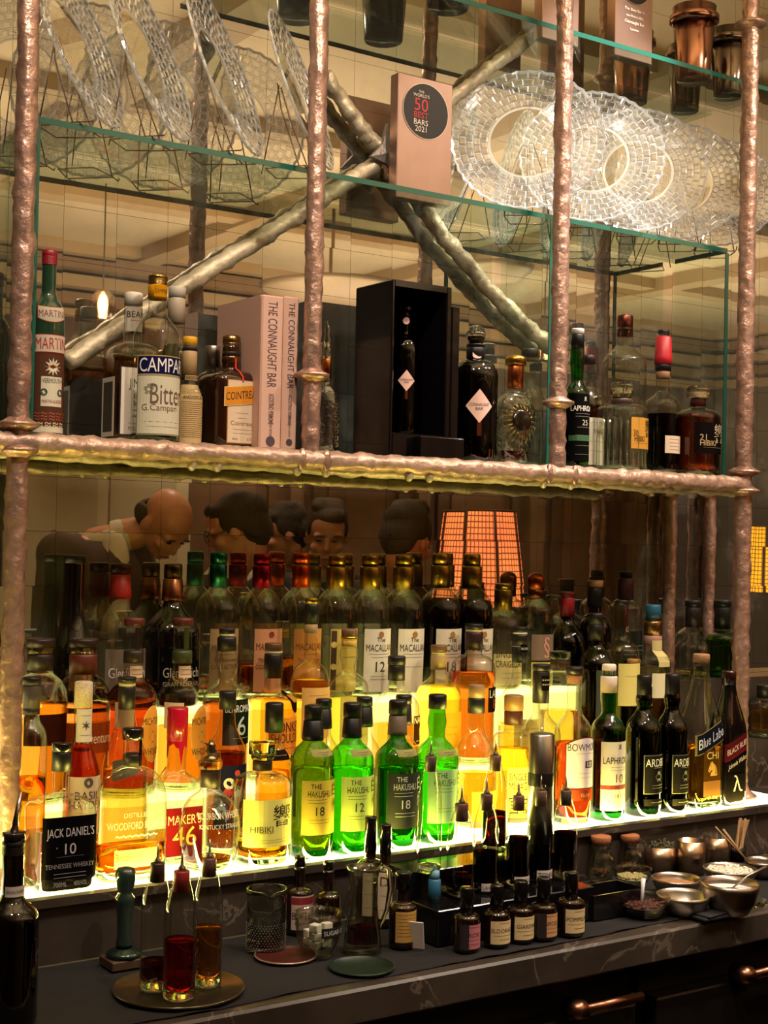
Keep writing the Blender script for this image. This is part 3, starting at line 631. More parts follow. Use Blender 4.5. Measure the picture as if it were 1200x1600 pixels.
bottle(2, 686, 1008, 74, 'yellow-lit bottle with wooden cap and signed paper neck', 'round', 'clear', rn=11.5, zs=1090, zn=1050, caps=[(11, '6a4c2c', 1.1), (3, 'e8d080', 1.), (24, 'a88c5c', 1.1)], liq=('f4cc38', 1072), labels=[(1110, 1165, .8, 'f0a828', [('~', .5, .4, 'c07810'), ('~', .5, .6, 'c07810')])])
bottle(2, 741, 975, 70, 'wide-shouldered bottle of amber rum with a black and pink neck band', 'ball', 'clear', rn=13, tb=.97, zs=1050, zn=1020, caps=[(8, '0f0c0c', 1.1), (4, 'c8b890', 1.), (28, '2a0f14', 1.1)], liq=('d87a2c', 1050), labels=[(1028, 1046, .9, 'd8b478', [('Diplomatico', .6, .5, '4a2a14')][:0], dict(name='shoulder_label', trans=.5))][:0]+[(1072, 1110, .62, '1c1414', [('LAND', .32, .25, 'c8c0b0'), ('18', .4, .65, 'c83a30')], dict(ctr=.7))])
bottle(2, 813, 980, 66, 'clear bottle with a tall black striped capsule and yellow glow', 'slope', 'clear', rn=11, zs=1105, zn=1045, caps=[(8, '0f0d0c', 1.04), (3, 'd8d0b8', 1.0), (18, '15110f', 1.08), (2, '8a8478', 1.09), (24, '15110f', 1.1)], liq=('f0cc48', 1130), labels=[(1008, 1018, .7, '15110f', [('BALVENIE', .6, .5, 'c8c0b0')], dict(name='neck_label', eps=.0022)), (1120, 1170, .9, 'eed878', [('~', .6, .3, '8a6a20'), ('~', .6, .5, '8a6a20')])])
bottle(2, 875, 1018, 58, 'square-shouldered bottle with a flat glass stopper and dark band', 'hib', 'clear', rn=15, zs=1072, zn=1048, caps=[(12, 'g:f4ffe8', 1.1, 'c', 'stopper'), (16, '3a2416', 1.0)], liq=('f0d468', 1110))
bottle(2, 932, 958, 60, 'big dark olive bottle with a long black capsule', 'high', 'olive', rn=10.5, zs=1045, zn=1005, caps=[(18, '0d0b0a', 1.12), (25, '100d0c', 1.08)], liq=('2a2408', 1030), labels=[(1045, 1120, .7, '4a5040', [('~', .5, .2, '8a8a70'), ('~', .5, .4, '8a8a70')])])
bottle(2, 972, 938, 58, 'pale bell-shaped bottle with a dark red ribbon on its neck', 'bell', 'clearg', rn=10, zs=1032, zn=985, caps=[(8, '15100e', 1.05)], liq=('f0e480', 1040), labels=[(945, 990, .28, '4a1416', [('o', .1, .85, '8a6a4a')], dict(name='neck_ribbon', ctr=.3)), (1035, 1100, .9, 'e8d880', [('~', .6, .3, '8a7a30')])])
bottle(2, 1021, 945, 56, 'squat bottle with a teal cap and pink paper collar', 'squat', 'clear', rn=14, zs=1035, zn=1018, caps=[(25, '1f5870', .85), (22, 'm:b08a58', .95), (16, 'b08474', .92)], liq=('f0e8b0', 1040), labels=[(1000, 1040, .8, 'd8c888', [('~', .6, .4, '7a6a40')]), (1050, 1088, .8, 'efe4b8', [('1', .5, .5, '2a2a20', .3)])])
bottle(2, 990, 1030, 58, 'black-labelled rum bottle with a tan wooden cap', 'high', 'black', rn=10.5, zs=1072, zn=1056, caps=[(10, 'c08a50', 1.0), (12, '14100e', 1.1)], labels=[(1060, 1120, .95, '15120f', [('JAMAICA', .2, .15, 'e8dcc0'), ('BLACK BOTTLE', .2, .62, 'e8dcc0'), ('~', .8, .8, 'c08040')][:3])])
bottle(2, 1037, 1028, 44, 'small jar-like bottle with a tan cork, glowing amber', 'round', 'clear', rn=9.5, zs=1075, zn=1052, caps=[(9, 'k:b08a58', 1.1, 'c', 'cork')], liq=('e8a850', 1085))
# behind the front row
bottle(1, 50, 1058, 52, 'slender whisky bottle with grey foil capsule next to the left post', 'round', 'clear', rn=13, zs=1158, zn=1118, caps=[(12, '17110e', 1.1), (36, '4c443c', 1.02), (10, '2a2420', .95)], liq=('f0981c', 1215), labels=[(1163, 1180, .9, 'b0843c', [('GLENROTHES', .5, .5, '3a2a10')], dict(name='shoulder_label'))][:0])
bottle(1, 131, 1065, 58, 'cork-topped bourbon bottle wearing a cream paper collar and cream label', 'slope', 'clear', rn=13.5, zs=1215, zn=1140, caps=[(40, 'k:c8b498', 1.05, 'c', 'cork')], liq=('c05018', 1165), labels=[(1107, 1158, 1.2, 'e0d4bc', [('~', .6, .2, '5a4a3a'), ('✶', .3, .5, '3a3a30'), ('~', .6, .8, '5a4a3a')], dict(name='neck_label')), (1210, 1300, 1.15, 'd8c8a4', [('●', .17, .10, '4a4438'), ('BASIL', .14, .32, '3a2c1c'), ('HAYDEN', .14, .48, '3a2c1c'), ('~', .6, .62, '8a7a5c')])], bot=1)
bottle(1, 199, 1058, 72, 'clear bourbon bottle with flared neck and long black capsule', 'slope', 'clear', rn=12.5, zs=1205, zn=1100, caps=[(8, '120e0c', 1.15), (6, 'c8b890', 1.), (36, '181310', 1.08)], liq=('e8c060', 1200), labels=[(1180, 1210, .6, '6a6450', [('~', .7, .3, 'b0a880'), ('~', .7, .6, 'b0a880')], dict(ctr=-.4, tilt=.25))])
root, P, m, H, R, r = bottle(1, 278, 1105, 78, 'bourbon bottle dipped in dripping red wax', 'sq', 'clear', rn=14.5, zs=1245, zn=1204, caps=[(52, 's:b3122c', 1.15, 'c', 'wax_cap')], liq=('d8902c', 1300), labels=[(1256, 1330, .8, '8a1c1c', [("MAKER'S", .2, .25, 'f0d8a0'), ('46', .4, .6, 'f0c860')], dict(trans=.15))])
def wax(b):
    mw = pbr('b3122c', .2, coat=.6); f = surf(P, 0, .0012); zt = H-50*m; L = [8, 26, 10, 6, 16, 62, 30, 8, 12, 40, 10, 44]; n = 48; vs = []; fs = []
    for i in range(n):
        a = i/n*len(L); k = int(a); t = a-k; q = .5-.5*math.cos(PI*t); l = (L[k]*(1-q)+L[(k+1) % 12]*q)*m*(.75+.25*math.cos(2*PI*(t))); rr = prof_at(P, zt)[0]
        for j in range(5):
            z = zt-l*j/4; rj = max(r*1.1, prof_at(P, z)[0]+.0012); vs.append((rj*math.cos(2*PI*i/n), rj*math.sin(2*PI*i/n)*(1 if z > 0 else 1), z))
    for i in range(n):
        for j in range(4): fs.append((i*5+j+1, ((i+1) % n)*5+j+1, ((i+1) % n)*5+j, i*5+j))
    b.add(vs, fs, mw)
one('wax_drips', wax, root)
bottle(1, 356, 1080, 62, 'amber bottle with black capsule and navy and coral picture label', 'slope', 'clear', rn=12.5, zs=1180, zn=1120, caps=[(28, '15110f', 1.08)], liq=('8a3c10', 1176), labels=[(1192, 1290, 1.1, '28283c', [('o', .05, .12, 'c8443c', .1), ('///', .34, .38, 'd8694c', .35), ('o', .09, .28, 'e8d8c0', -.3), ('~', .5, .7, 'd8694c'), ('///', .3, .7, 'b84a44', .1), ('o', .07, .42, 'a8283c', -.35)])])
bottle(1, 429, 1098, 56, 'small whisky bottle with tall black capsule behind the glass-stoppered one', 'round', 'clear', rn=13, zs=1195, zn=1160, caps=[(46, '120e0d', 1.12)], liq=('e89a20', 1205), labels=[(1170, 1185, .9, '241a12', [('~', .6, .5, 'a08050')], dict(name='shoulder_label'))])
for px, top, lb in ((503, 1092, 'pale yellow bottle with black capsule behind the green bottle numbered 18'), (567, 1089, 'pale yellow bottle with black capsule behind the green bottle numbered 12'), (628, 1086, 'pale yellow bottle behind the grey-labelled green bottle')):
    bottle(1, px+3, top, 58, lb, 'round', 'clear', rn=11.5, zs=1190, zn=1140, caps=[(14, '100c0b', 1.1), (32, '15110f', 1.05, 't')], liq=('f4dc60', 1200), labels=[(1135, 1190, .8, 'f0dc60', [('~', .6, .2, '8a7a20'), ('~', .6, .4, '8a7a20'), ('~', .6, .6, '8a7a20'), ('~', .6, .8, '8a7a20')])][:0]+[(1196, 1270, .9, 'ecd468', [('~', .6, .3, '8a7a20')])], group='pale bottles behind the green ones')
bottle(1, 846, 1038, 64, 'clear bottle with a tall black dotted capsule behind the steel shaker', 'round', 'clear', rn=12, zs=1150, zn=1110, caps=[(10, '0f0d0c', 1.15), (50, '14110e', 1.1)], liq=('f0c838', 1185), labels=[(1160, 1270, .85, '2a241e', [('PORT', .12, .2, 'd8c8a0'), ('♦', .2, .5, '7a6a50'), ('~', .6, .8, 'd8c8a0')][1:], dict(ctr=.2)), (1055, 1078, .7, '14110e', [('·····', .2, .3, 'c8b890'), ('·····', .2, .6, 'c8b890')], dict(name='neck_label', eps=.0018))])
bottle(1, 745, 1070, 66, 'wooden-capped bottle with black neck foil and gold label', 'round', 'clear', rn=12.5, zs=1195, zn=1130, caps=[(20, '8a6a44', 1.05), (24, '100d0c', 1.1)], liq=('f4b428', 1208), labels=[(1232, 1300, .8, 'eaa838', [('YAMAZAKI', .2, .3, '7a4a10'), ('~', .5, .6, '7a4a10')][1:])])
bottle(1, 803, 1086, 64, 'single malt bottle with wooden stopper and red-brown neck band', 'squat', 'clear', rn=14.5, zs=1160, zn=1138, caps=[(24, '8a6434', 1.05, 'c', 'stopper'), (22, '4a2018', 1.0)], liq=('f0c430', 1170), labels=[(1195, 1290, .95, 'f0cc60', [('SINGLE MALT', .12, .15, '2a1a0c'), ('MIYAGIKYO', .15, .3, '2a1a0c'), ('宮城峡', .3, .6, '14100c')])])
# front row on the lit step
R0g = 'bottles at the front of the lit step'
root, P, m, H, R, r = bottle(0, 97, 1160, 94, 'square whiskey bottle with black label and black cap, far left of the lit step', 'square', 'clear', rn=14, zs=1265, zn=1240, caps=[(14, 's:0d0b0b', 1.12), (30, '0d0b0b', 1.1)], liq=('c07a20', 1300),
       labels=[(1268, 1385, .93, '0c0a0c', [("JACK DANIEL'S", .17, .22, 'c8c4c8', 0, 1.75), ('10', .14, .42, 'b8b4b8'), ('o', .012, .40, '6a666a', -.5), ('~', .5, .52, '5a565a'), ('TENNESSEE WHISKEY', .06, .64, '8a868a'), ('~', .6, .74, 'a8a4a8'), ('~', .6, .79, 'a8a4a8'), ('700ML', .06, .88, '9a969a', -.35, .5), ('40%VOL', .06, .88, '9a969a', .4, .5)], dict(trans=.02)), (1262, 1290, .93, '0c0a0c', [], dict(name='shoulder_label', trans=.02))][:1])

root, P, m, H, R, r = bottle(0, 208, 1137, 116, 'wide flat bourbon flask with engraved face and dark stopper', 'flask', 'clear', rn=14.5, zs=1262, zn=1196, k=.42, caps=[(18, 's:17120f', 1.15, 'c', 'stopper'), (22, '-'), (18, '2a2018', 1.04)], liq=('f0981c', 1318),
       labels=[(1322, 1350, .62, 'e0c070', [('Batch', .4, .4, '5a3a10', -.6), ('~', .3, .4, '7a5a20', .1), ('~', .3, .7, '7a5a20', .1)], dict(ctr=.1, name='lower_label')), (1155, 1196, .3, '1c1612', [], dict(name='neck_strip', ctr=.6))])
def etched(txts):
    f = surf(P, 0, .0008); em = pbr('efe6c0', .35)
    def g(b):
        for t, h, z, mw in txts: put_text(b, t, h*m, mw*m, f, em, 0, H-(z)*m)
    return g
one('engraving', etched([('DISTILLED', 7, 132, 60), ('WOODFORD RESERVE', 13, 148, 96), ('~~~~~~~', 5, 164, 70)]), root)
root, P, m, H, R, r = bottle(0, 330, 1157, 98, 'round engraved bourbon bottle with a horse-and-jockey stopper', 'ball', 'clear', rn=15.5, tb=.8, zs=1300, zn=1232, caps=[(30, 'm:8a7a5c', .8, 'spire', 'stopper'), (14, 'g:fff8d8', 1.25, 'ring'), (28, '2a1c14', 1.0)], liq=('f0c040', 1342))
def jockey(b):
    mm = pbr('8a7a5c', .3, 1.); z = H-8*m
    b.sphere((-.001, 0, z), (.0075, .003, .0035), mm, 10, 6); b.tube([(-.006, 0, z), (-.010, 0, z+.005), (-.013, 0, z+.003)], [.0022, .0016, .001], mm, 6)
    for q in (-.005, .005): b.tube([(q, 0, z), (q*1.6, 0, z-.007)], .0009, mm, 5)
    b.tube([(.001, 0, z+.002), (.0, 0, z+.007), (-.003, 0, z+.009)], [.002, .002, .0015], mm, 6)
one('horse_figure', jockey, root)
one('engraving', etched([('NO 5', 16, 88, 30), ('BOURBON WHISKEY', 10, 110, 80), ('KENTUCKY STRAIGHT', 7, 126, 76), ('~~~~~~', 5, 140, 60)][1:3]), root)
root, P, m, H, R, r = bottle(0, 411, 1158, 86, 'many-faceted glass-stoppered bottle with pale yellow label of brushed characters', 'hib', 'clear', rn=15, zs=1225, zn=1204, caps=[(20, 'g:f6ffe0', 1.45, 'c', 'stopper'), (9, 'g:f6ffe0', 1.2, 'ring'), (16, '2a1c12', 1.0)], liq=('f0d020', 1312),
       labels=[(1243, 1315, 1.2, 'ece87c', [('響', .46, .34, '14120e', .25, .7), ('HIBIKI', .13, .62, '3a3418', -.4, .8), ('~', .35, .70, '6a643c', -.4), ('~', .6, .85, '8a8448'), ('~', .6, .90, '8a8448')])])
hk = lambda c, n: [('THE', .09, .10, c, -.35, .5), ('HAKUSHU', .13, .24, c, -.18, 1.1), ('~', .45, .35, c, -.25), ('~', .45, .41, c, -.25), (n, .16, .56, c, -.15, .5) if n else ('~', .01, .5, c), ('~', .5, .72, c, -.15), ('~', .5, .78, c, -.15), ('白', .26, .18, c, .72, .4), ('州', .26, .48, c, .72, .4)]
for px, top, capc, lab, ink, num, lb, l0, l1, gl, bot in ((490, 1102, '0f0d0c', 'd8c048', '241e0c', '18', 'green bottle with a mustard label numbered 18', 1215, 1298, 'green2', 0), (551, 1098, '0f0d0c', 'c8d868', '1c240c', '12', 'bright green bottle with a pale green label numbered 12', 1209, 1292, 'green', 0),
                                                          (622, 1094, '6a5848', '3a3c34', 'b8bca8', '18', 'green bottle with a brown neck foil and dark grey label', 1204, 1288, 'midgreen', 0), (684, 1085, None, 'a8c88c', '2c4424', '', 'green bottle with bare neck and pale label behind the clear dropper bottle', 1198, 1280, 'green', 0)):
    cp = [(22, '0f0d0c', 1.14)]+([(32, capc, 1.1, 't')] if capc else [])
    bottle(0, px, top, 70, lb, 'lag' if not capc else 'round', gl, rn=12.5, zs=1190, zn=1148, caps=cp, liq=('a8f080' if gl == 'green' else 'd8c860' if gl == 'green2' else '80a860', 1200),
           labels=[(l0, l1, 1.0, lab, hk(ink, num), dict(trans=.3)), (1168, 1178, .7, 'a8a060', [('~', .5, .4, '4a4420'), ('~', .3, .7, '4a4420')], dict(name='shoulder_label', ctr=.1))], group='green single malt bottles at the front')
bottle(0, 898, 1042, 60, 'whisky bottle with an arched lilac-white label numbered 18', 'round', 'clear', rn=11.5, zs=1150, zn=1105, caps=[(11, '17110f', 1.2, 'c', 'stopper'), (15, 'k:9a6a4c', .95)], liq=('c84a18', 1160), labels=[(1148, 1228, 1.15, 'ddd0d8', [('BOWMORE', .14, .20, '3a3040'), ('~', .5, .32, '6a6070'), ('#', .24, .53, '1c1c30', .18, .14), ('18', .10, .53, 'f0e8e8', .18), ('~', .6, .7, '8a8090'), ('~', .6, .78, '8a8090')], dict(shape='arch', border='5a2430')), (1229, 1246, 1.15, '8a3a20', [('ISLAY', .3, .5, 'c88a60')], dict(name='lower_band'))])
bottle(0, 952, 1038, 54, 'green bottle with white capsule and white label reading 10', 'lag', 'midgreen', rn=11, zs=1145, zn=1112, caps=[(16, 'e8d0c4', 1.0), (2, '2a2420', 1.03), (26, 'e0c8bc', 1.06)], liq=('2a4a14', 1150), labels=[(1156, 1262, 1.15, 'e6dcc8', [('♜', .07, .07, '5a5248'), ('LAPHROAIG', .10, .27, '1c1814'), ('~', .5, .37, '5a5248'), ('~', .5, .41, '5a5248'), ('10', .12, .53, '5a2418'), ('#', 1., .66, '7a2c24', 0, .06), ('1815', .06, .79, '3a3430'), ('~', .6, .88, '8a8270'), ('~', .6, .93, '8a8270')], dict(trans=.3))])
for px, top, w, tx, lb, gl in ((1007, 1055, 58, 'ARDBEG', 'dark green bottle with black capsule and grey-framed black label', 'dkgreen'), (1051, 1053, 52, 'ARDBEG', 'near-black green bottle with curling grey-edged label, left of the slanted blue label', 'olive')):
    bottle(0, px, top, w, lb, 'lag', gl, rn=11, zs=1150, zn=1105, caps=[(35, '0e0d0c', 1.05)], liq=('1c3a10', 1168), labels=[(1176, 1236, .95, '1c1a16', [(tx, .2, .2, 'c8c8b8'), ('~', .4, .33, '8a8a7a'), ('♣', .26, .55, '5a5a4c'), ('~', .5, .85, '8a8a7a'), ('~', .5, .78, '8a8a7a')], dict(border='6a6a58', trans=.04, ctr=.2)), (1244, 1254, .9, '1c1a16', [('~', .6, .5, '8a8a7a')], dict(name='lower_label', ctr=.2))], group='dark green bottles at the right end of the lit step')
bottle(0, 1096, 1022, 62, 'sloping clear bottle with a slanted dark blue label and wooden cap', 'jw', 'clearg', rn=12.5, zs=1150, zn=1050, caps=[(13, 'k:9a7450', 1.05, 'c', 'stopper'), (5, '2a2018', .95)], liq=('c08a20', 1165),
       labels=[(1133, 1165, .98, '14161e', [('Blue Label', .55, .5, 'b8bcc8')], dict(tilt=.42, border='8a7a4a', trans=.03)), (1170, 1215, .6, '5a3c10', [('CHI', .25, .15, 'e8c860'), ('♞', .5, .6, 'd8a840')], dict(trans=.3, name='middle_label')), (1216, 1240, .6, '9a6a34', [('~', .6, .5, '6a4420')], dict(name='lower_label'))])
bottle(0, 1139, 1048, 50, 'black square bottle with slanted dark red label at the right end', 'jw', 'black', rn=11, zs=1145, zn=1070, caps=[(22, 's:2a0f10', 1.05)], labels=[(1150, 1178, .97, '4a1418', [('BLACK RUBY', .42, .5, 'c8b0a8')], dict(tilt=.42, trans=.03)), (1180, 1196, .9, '0d0b0b', [('Johnnie Walker', .6, .5, 'b8a8a0')], dict(tilt=.42, trans=.02, name='signature_label')), (1206, 1242, .6, '0d0b0b', [('λ', .7, .4, '9a928a')], dict(trans=.02, name='walking_figure_label'))])
bottle(1, 1196, 1070, 50, 'pale amber bottle beyond the right metal post, cut by the picture edge', 'round', 'clearg', rn=12, y=-.1245, z0=T1, caps=[(20, '14110f', 1.1)], liq=('e8b860', 1110), labels=[(1130, 1180, .8, 'c8c090', [('~', .6, .5, '5a5434')])])
# ------------------------------------------------------------------ on the cast ledge
UG = 'bottles on the cast ledge'
bottle('u', 78, 391, 52, 'green vermouth bottle with a red cap and crowded red and white label', 'round', 'vermgreen', rn=11, y=-.13, zs=500, zn=455, caps=[(24, '8a1620', 1.1, 'screw')], name='vermouth_bottle', labels=[
    (480, 508, .95, 'd8d0b8', [('MARTINI', .38, .5, '8a2420')], dict(shape='shield', border='a83028', name='shoulder_label', ctr=-.1)), (526, 555, 1.25, 'e0d4bc', [('MARTINI', .78, .5, 'b01c24')], dict(border='a83028', name='name_band')),
    (556, 684, 1.25, '5a3a2a', [('✹', .22, .16, 'd8cdb0'), ('●', .12, .16, 'c87a2c'), ('#', .55, .46, 'd8d0b8', 0, .36), ('VERMOUTH', .06, .33, '2a2018', 0, 1.0), ('o', .045, .47, '3a4a34', -.42), ('o', .045, .47, '3a4a34', .42), ('MARTINI & ROSSI', .05, .58, '9a2420', 0, 1.), ('≋≋≋≋≋', .10, .76, 'a04a34'), ('#', 1., .92, 'd8d0b8', 0, .07), ('≈≈≈≈', .06, .86, 'd8c0a0')], dict(trans=.02))])
root, P, m, H, R, r = bottle('u', 209, 458, 76, 'square bourbon bottle with white cap and paper neck next to the blue-labelled one', 'square', 'clear', rn=14, y=-.10, zs=565, zn=535, caps=[(20, 'e6dcc8', 1.02)], liq=('d8905a', 562), name='bourbon_bottle', labels=[
    (482, 520, 1.4, 'd8ccb8', [('BEAM', .25, .3, '3a2c24'), ('~', .5, .55, 'b8503c')], dict(name='neck_label')),
    (578, 684, .9, 'e8dccb', [('JIM BEAM', .17, .26, '1c1410', .15, 1.5), ('KENTUCKY', .07, .43, '2c2018', .1, .9), ('BOURBON', .07, .53, '2c2018', .1, .9), ('~', .5, .63, '6a5a4a'), ('JAMES B. BEAM', .06, .72, '2c2018', .1, 1.0), ('~', .6, .82, 'a83c2c'), ('70CL', .05, .9, '2c2018', -.4, .4)], dict(border='3a3444', trans=.05))])
one('side_label', lambda b: (b.box((-R-.0008, -R*.6, .012), (-R-.0003, R*.6, H*.43), pbr('d8ccb8', .6)), b.box((-R-.0010, -R*.45, .02), (-R-.0007, R*.45, H*.40), pbr('3c342c', .6))), root)
bottle('u', 247, 430, 74, 'clear aperitif bottle with gold and yellow cap and deep blue name band', 'round', 'clear', rn=13.5, y=-.163, zs=540, zn=480, caps=[(16, 'm:a08048', 1.12, 'screw'), (23, 'd8960c', 1.12)], liq=('5a1c14', 682), name='aperitif_bottle', labels=[
    (448, 466, .9, 'd8960c', [('CAMPARI', .5, .5, '6a4a10')], dict(name='cap_label', eps=.0018)), (560, 590, 1.3, '1a1c44', [('CAMPARI', .72, .5, 'f0e8e0')], dict(border='c8a860', name='name_band', trans=.02)),
    (590, 683, 1.3, 'dcd6bc', [('✿', .17, .24, '8a8a74', -.55), ('Bitter', .34, .32, '6a5044', .15, 1.3), ('G.Campari', .14, .56, '7a4a3c', -.15, 1.3), ('~', .7, .78, '6a6050'), ('~', .6, .86, '6a6050')], dict(border='9a9478', trans=.12))])
bottle('u', 277, 449, 44, 'paper-necked bottle with white capsule hidden behind the blue-banded one', 'slope', 'clearg', rn=13, y=-.085, zs=560, zn=515, caps=[(17, 'c8beb0', 1.05), (40, 'b8a890', 1.03)], liq=('c8e0b0', 540), name='liqueur_bottle')
bottle('u', 297, 527, 42, 'paper-wrapped bitters bottle with a yellow cap', 'round', 'clear', rn=11.5, y=-.155, zs=622, zn=595, caps=[(16, 'e0a418', 1.0), (6, '2c2430', .95), (40, 'b89868', 1.0), (5, '2c2430', 1.02)], name='bitters_bottle', labels=[
    (603, 694, 1.5, 'c8a878', [('~', .7, .08, '5a442c'), ('~', .7, .13, '5a442c'), ('ANGOSTURA', .06, .22, '3a2a1c', 0, 1.2)]+[('~', .7, .3+.035*k, '5a442c') for k in range(18)], dict(trans=.05)), (588, 596, 1.1, 'b89868', [('ANGOSTURA', .7, .5, '3a2a1c')], dict(name='neck_label', eps=.002))])
bottle('ub', 333, 541, 50, 'round clear decanter with a mirror-bright cap behind the square orange liqueur', 'ball', 'clear', rn=11, y=-.085, zs=600, zn=580, caps=[(34, 'm:c8c0b4', 1.1)], name='decanter')
root, P, m, H, R, r = bottle('u', 362, 525, 84, 'squat square brown liqueur bottle with a tilted orange name tag', 'square', 'orangebrown', rn=14, y=-.135, zs=600, zn=580, k=.95, caps=[(26, 'm:9a7a4c', 1.0, 'screw'), (7, '2a1c14', .98), (10, 'm:9a7a4c', 1.05)], name='orange_liqueur_bottle', labels=[
    (598, 696, .62, 'dcc4a8', [('~', .5, .1, 'c87a50'), ('~', .4, .52, '8a5a3c'), ('~', .3, .60, '8a5a3c'), ('Cointreau', .07, .68, '8a5a3c'), ('~', .6, .78, '8a7a64'), ('~', .6, .84, '8a7a64'), ('40%VOL', .045, .93, '8a5a3c', -.45, .4), ('0,7L', .045, .93, '8a5a3c', .5, .3)], dict(border='c87a3c', trans=.03)),
    (606, 636, .76, 'd88a2c', [('COINTREAU', .6, .5, '1c1424', 0, 1.8)], dict(tilt=.13, border='e8c888', name='name_tag', eps=.0022, trans=.03)), (562, 600, .10, 'c84430', [], dict(name='red_ribbon', eps=.0022, trans=.03))])
# books
def book(px0, px1, top, lb, o):
    p = at_y((px0+px1)/2, top, -.205); w = (at_y(px1, top, -.205).x-at_y(px0, top, -.205).x); h = p.z-(ZL+.0005)
    ro = thing('book', lb, 'book', (p.x, -.205, ZL+.0005), 'pink books on the ledge'); D = .165; pk = pbr('cfa592', .75)
    def cover(b):
        b.box((-w/2, -.003, 0), (w/2, .004, h), pk, bev=.0028)
        b.box((-w/2, .004, 0), (-w/2+.0025, D, h), pk); b.box((w/2-.0025, .004, 0), (w/2, D, h), pk)
        def f(x, z): return Vector((x, -.0034, z))
        ink = pbr('4a3a44', .6)
        for t, hh, zz, mw in (('THE CONNAUGHT BAR', w*.42, h*.68, h*.56), ('AGOSTINO PERRONE', w*.24, h*.26, h*.2), ('RECIPES AND ICONIC CREATIONS', w*.12, h*.155, h*.14)):
            vs, fs, tw, th = glyphs(t); s = hh/th; sx = min(s, mw/tw)
            b.add([f(v[1]*s, zz-v[0]*sx) for v in vs], fs, ink)
        b.add([f(.35*w*.6*math.cos(k*PI/8), h*.05+.35*w*.6*math.sin(k*PI/8)) for k in range(16)], [tuple(range(16))], ink)
    one('cover', cover, ro)
    one('pages', lambda b: b.box((-w/2+.003, .008, .003), (w/2-.003, D-.003, h-.003), pbr('d8ccb8', .9)), ro)
book(409, 443, 462, 'pink hardback with dark spine lettering, the left of the two beside the liqueur', 0)
book(443.6, 467, 464, 'pink hardback squeezed between its twin and the metal post', 0)
# crystal decanter by the post
root, P, m, H, R, r = bottle('u', 511, 499, 44, 'cut crystal cognac decanter half hidden behind the metal post', 'ball', 'cut', rn=8.5, y=-.15, zs=640, zn=598, tb=.8, caps=[(62, 'g:fdfdf0', 1.0, 'spire', 'stopper'), (32, 'm:b87038', .95)], name='cognac_decanter')
one('side_fins', lambda b: [b.sphere((s*R*1.0, 0, .02+k*.012), (.004, .006, .0055), solid_glass('fbfbf0', 1.45), 8, 6) for s in (-1, 1) for k in range(7)], root)
# black presentation box
blk = pbr('0c090a', .12, coat=.6)
pA, pB = at_y(608, 700, -.215), at_y(702, 700, -.215)
def boxthing():
    w = pB.x-pA.x; h = at_y(640, 440, -.215).z-ZL
    ro = thing('presentation_box', 'glossy black presentation case with an open niche holding a dark bottle', 'box', ((pA.x+pB.x)/2, -.215, ZL+.0005)); a = w/2
    one('case', lambda b: (b.box((-a, 0, .0), (-a+.007, .125, h), blk, bev=.002), b.box((a-.012, 0, .0), (a, .125, h), blk, bev=.002), b.box((-a+.007, .0, h-.012), (a-.012, .125, h), blk), b.box((-a+.007, .118, .0), (a-.012, .125, h-.012), blk)), ro)
    one('plinth', lambda b: b.box((-a+.0075, .002, 0), (a-.0125, .117, .045), blk, bev=.002), ro)
    one('door_flap', lambda b: b.box((a+.001, .0, .0), (a+.02, .12, h-.035), blk, bev=.002), ro)
    one('front_step', lambda b: b.box((-a*.2, -.022, 0), (a+.02, -.002, .04), blk, bev=.002), ro)
boxthing()
def cbottle(px, top, w, y, z0, lb, bot=None):
    root, P, m, H, R, r = bottle('u', px, top, w, lb, 'demi', 'olive', rn=w*.155, y=y, z0=z0, zs=.62, zn=.76, caps=[(w*.42, 'g:ffffff', 1.35, 'ball', 'stopper'), (w*.06, '0d0b0b', 1.75), (w*.30, '0d0b0b', 1.1)], name='gin_bottle', liq=('4a4a20', 600))
    f = surf(P, -.45, .0011); zc = H*.40; q = R*.60
    make_label('diamond_label', P, root, zc-q*1.2, zc+q*1.2, q, 'e0b8a8', [('CONNAUGHT', .09, .46, '3a2c2c', 0, 1.5), ('BAR', .09, .58, '3a2c2c', 0, .6)], shape='diamond', ctr=-.45, trans=.02, eps=.0011)
    one('copper_strip', lambda b: put_rect(b, -q*.16, zc-q*2.1, q*.16, zc-q*1.1, f, pbr('9a5038', .3, 1.), 2), root)
    one('neck_seal', lambda b: b.add([surf(P, -.45, .0035)(r*.8*math.cos(k*PI/8), H-w*m*.63+r*.8*math.sin(k*PI/8)) for k in range(16)], [tuple(range(16))], pbr('c89a88', .5)), root)
cbottle(634, 474, 46, -.150, ZL+.047, 'dark gin bottle with glass ball stopper standing inside the black case')
cbottle(744, 508, 73, -.155, None or ZL, 'dark green gin bottle with diamond label and glass ball stopper, in the open')
root, P, m, H, R, r = bottle('u', 806, 555, 76, 'round cut-glass cognac bottle with gold stopper and dark medallion', 'ball', 'cut', rn=12.5, y=-.135, zs=655, zn=612, tb=.62, k=.6, caps=[(16, 'm:c89a3c', 1.35, 'dome', 'stopper'), (36, 'm:c8703c', 1.0)], liq=('a02010', 706), name='cognac_bottle')
def medal(b):
    zc = H*.40; b.lathe([(0, -.004), (.021, -.004), (.024, -.002), (.024, .001), (.019, .003), (0, .004)], pbr('1c140c', .2, coat=.5), 24, Matrix.Translation((-.006, -R*.62, zc)) @ Matrix.Rotation(PI/2, 4, 'X'))
    for k in range(20):
        a = 2*PI*k/20; b.tube([(-.006+.024*math.cos(a), -R*.60, zc+.024*math.sin(a)), (-.006+.036*math.cos(a), -R*.45, zc+.036*math.sin(a))], .0013, pbr('b8903c', .3, 1.), 6)
one('medallion', medal, root)
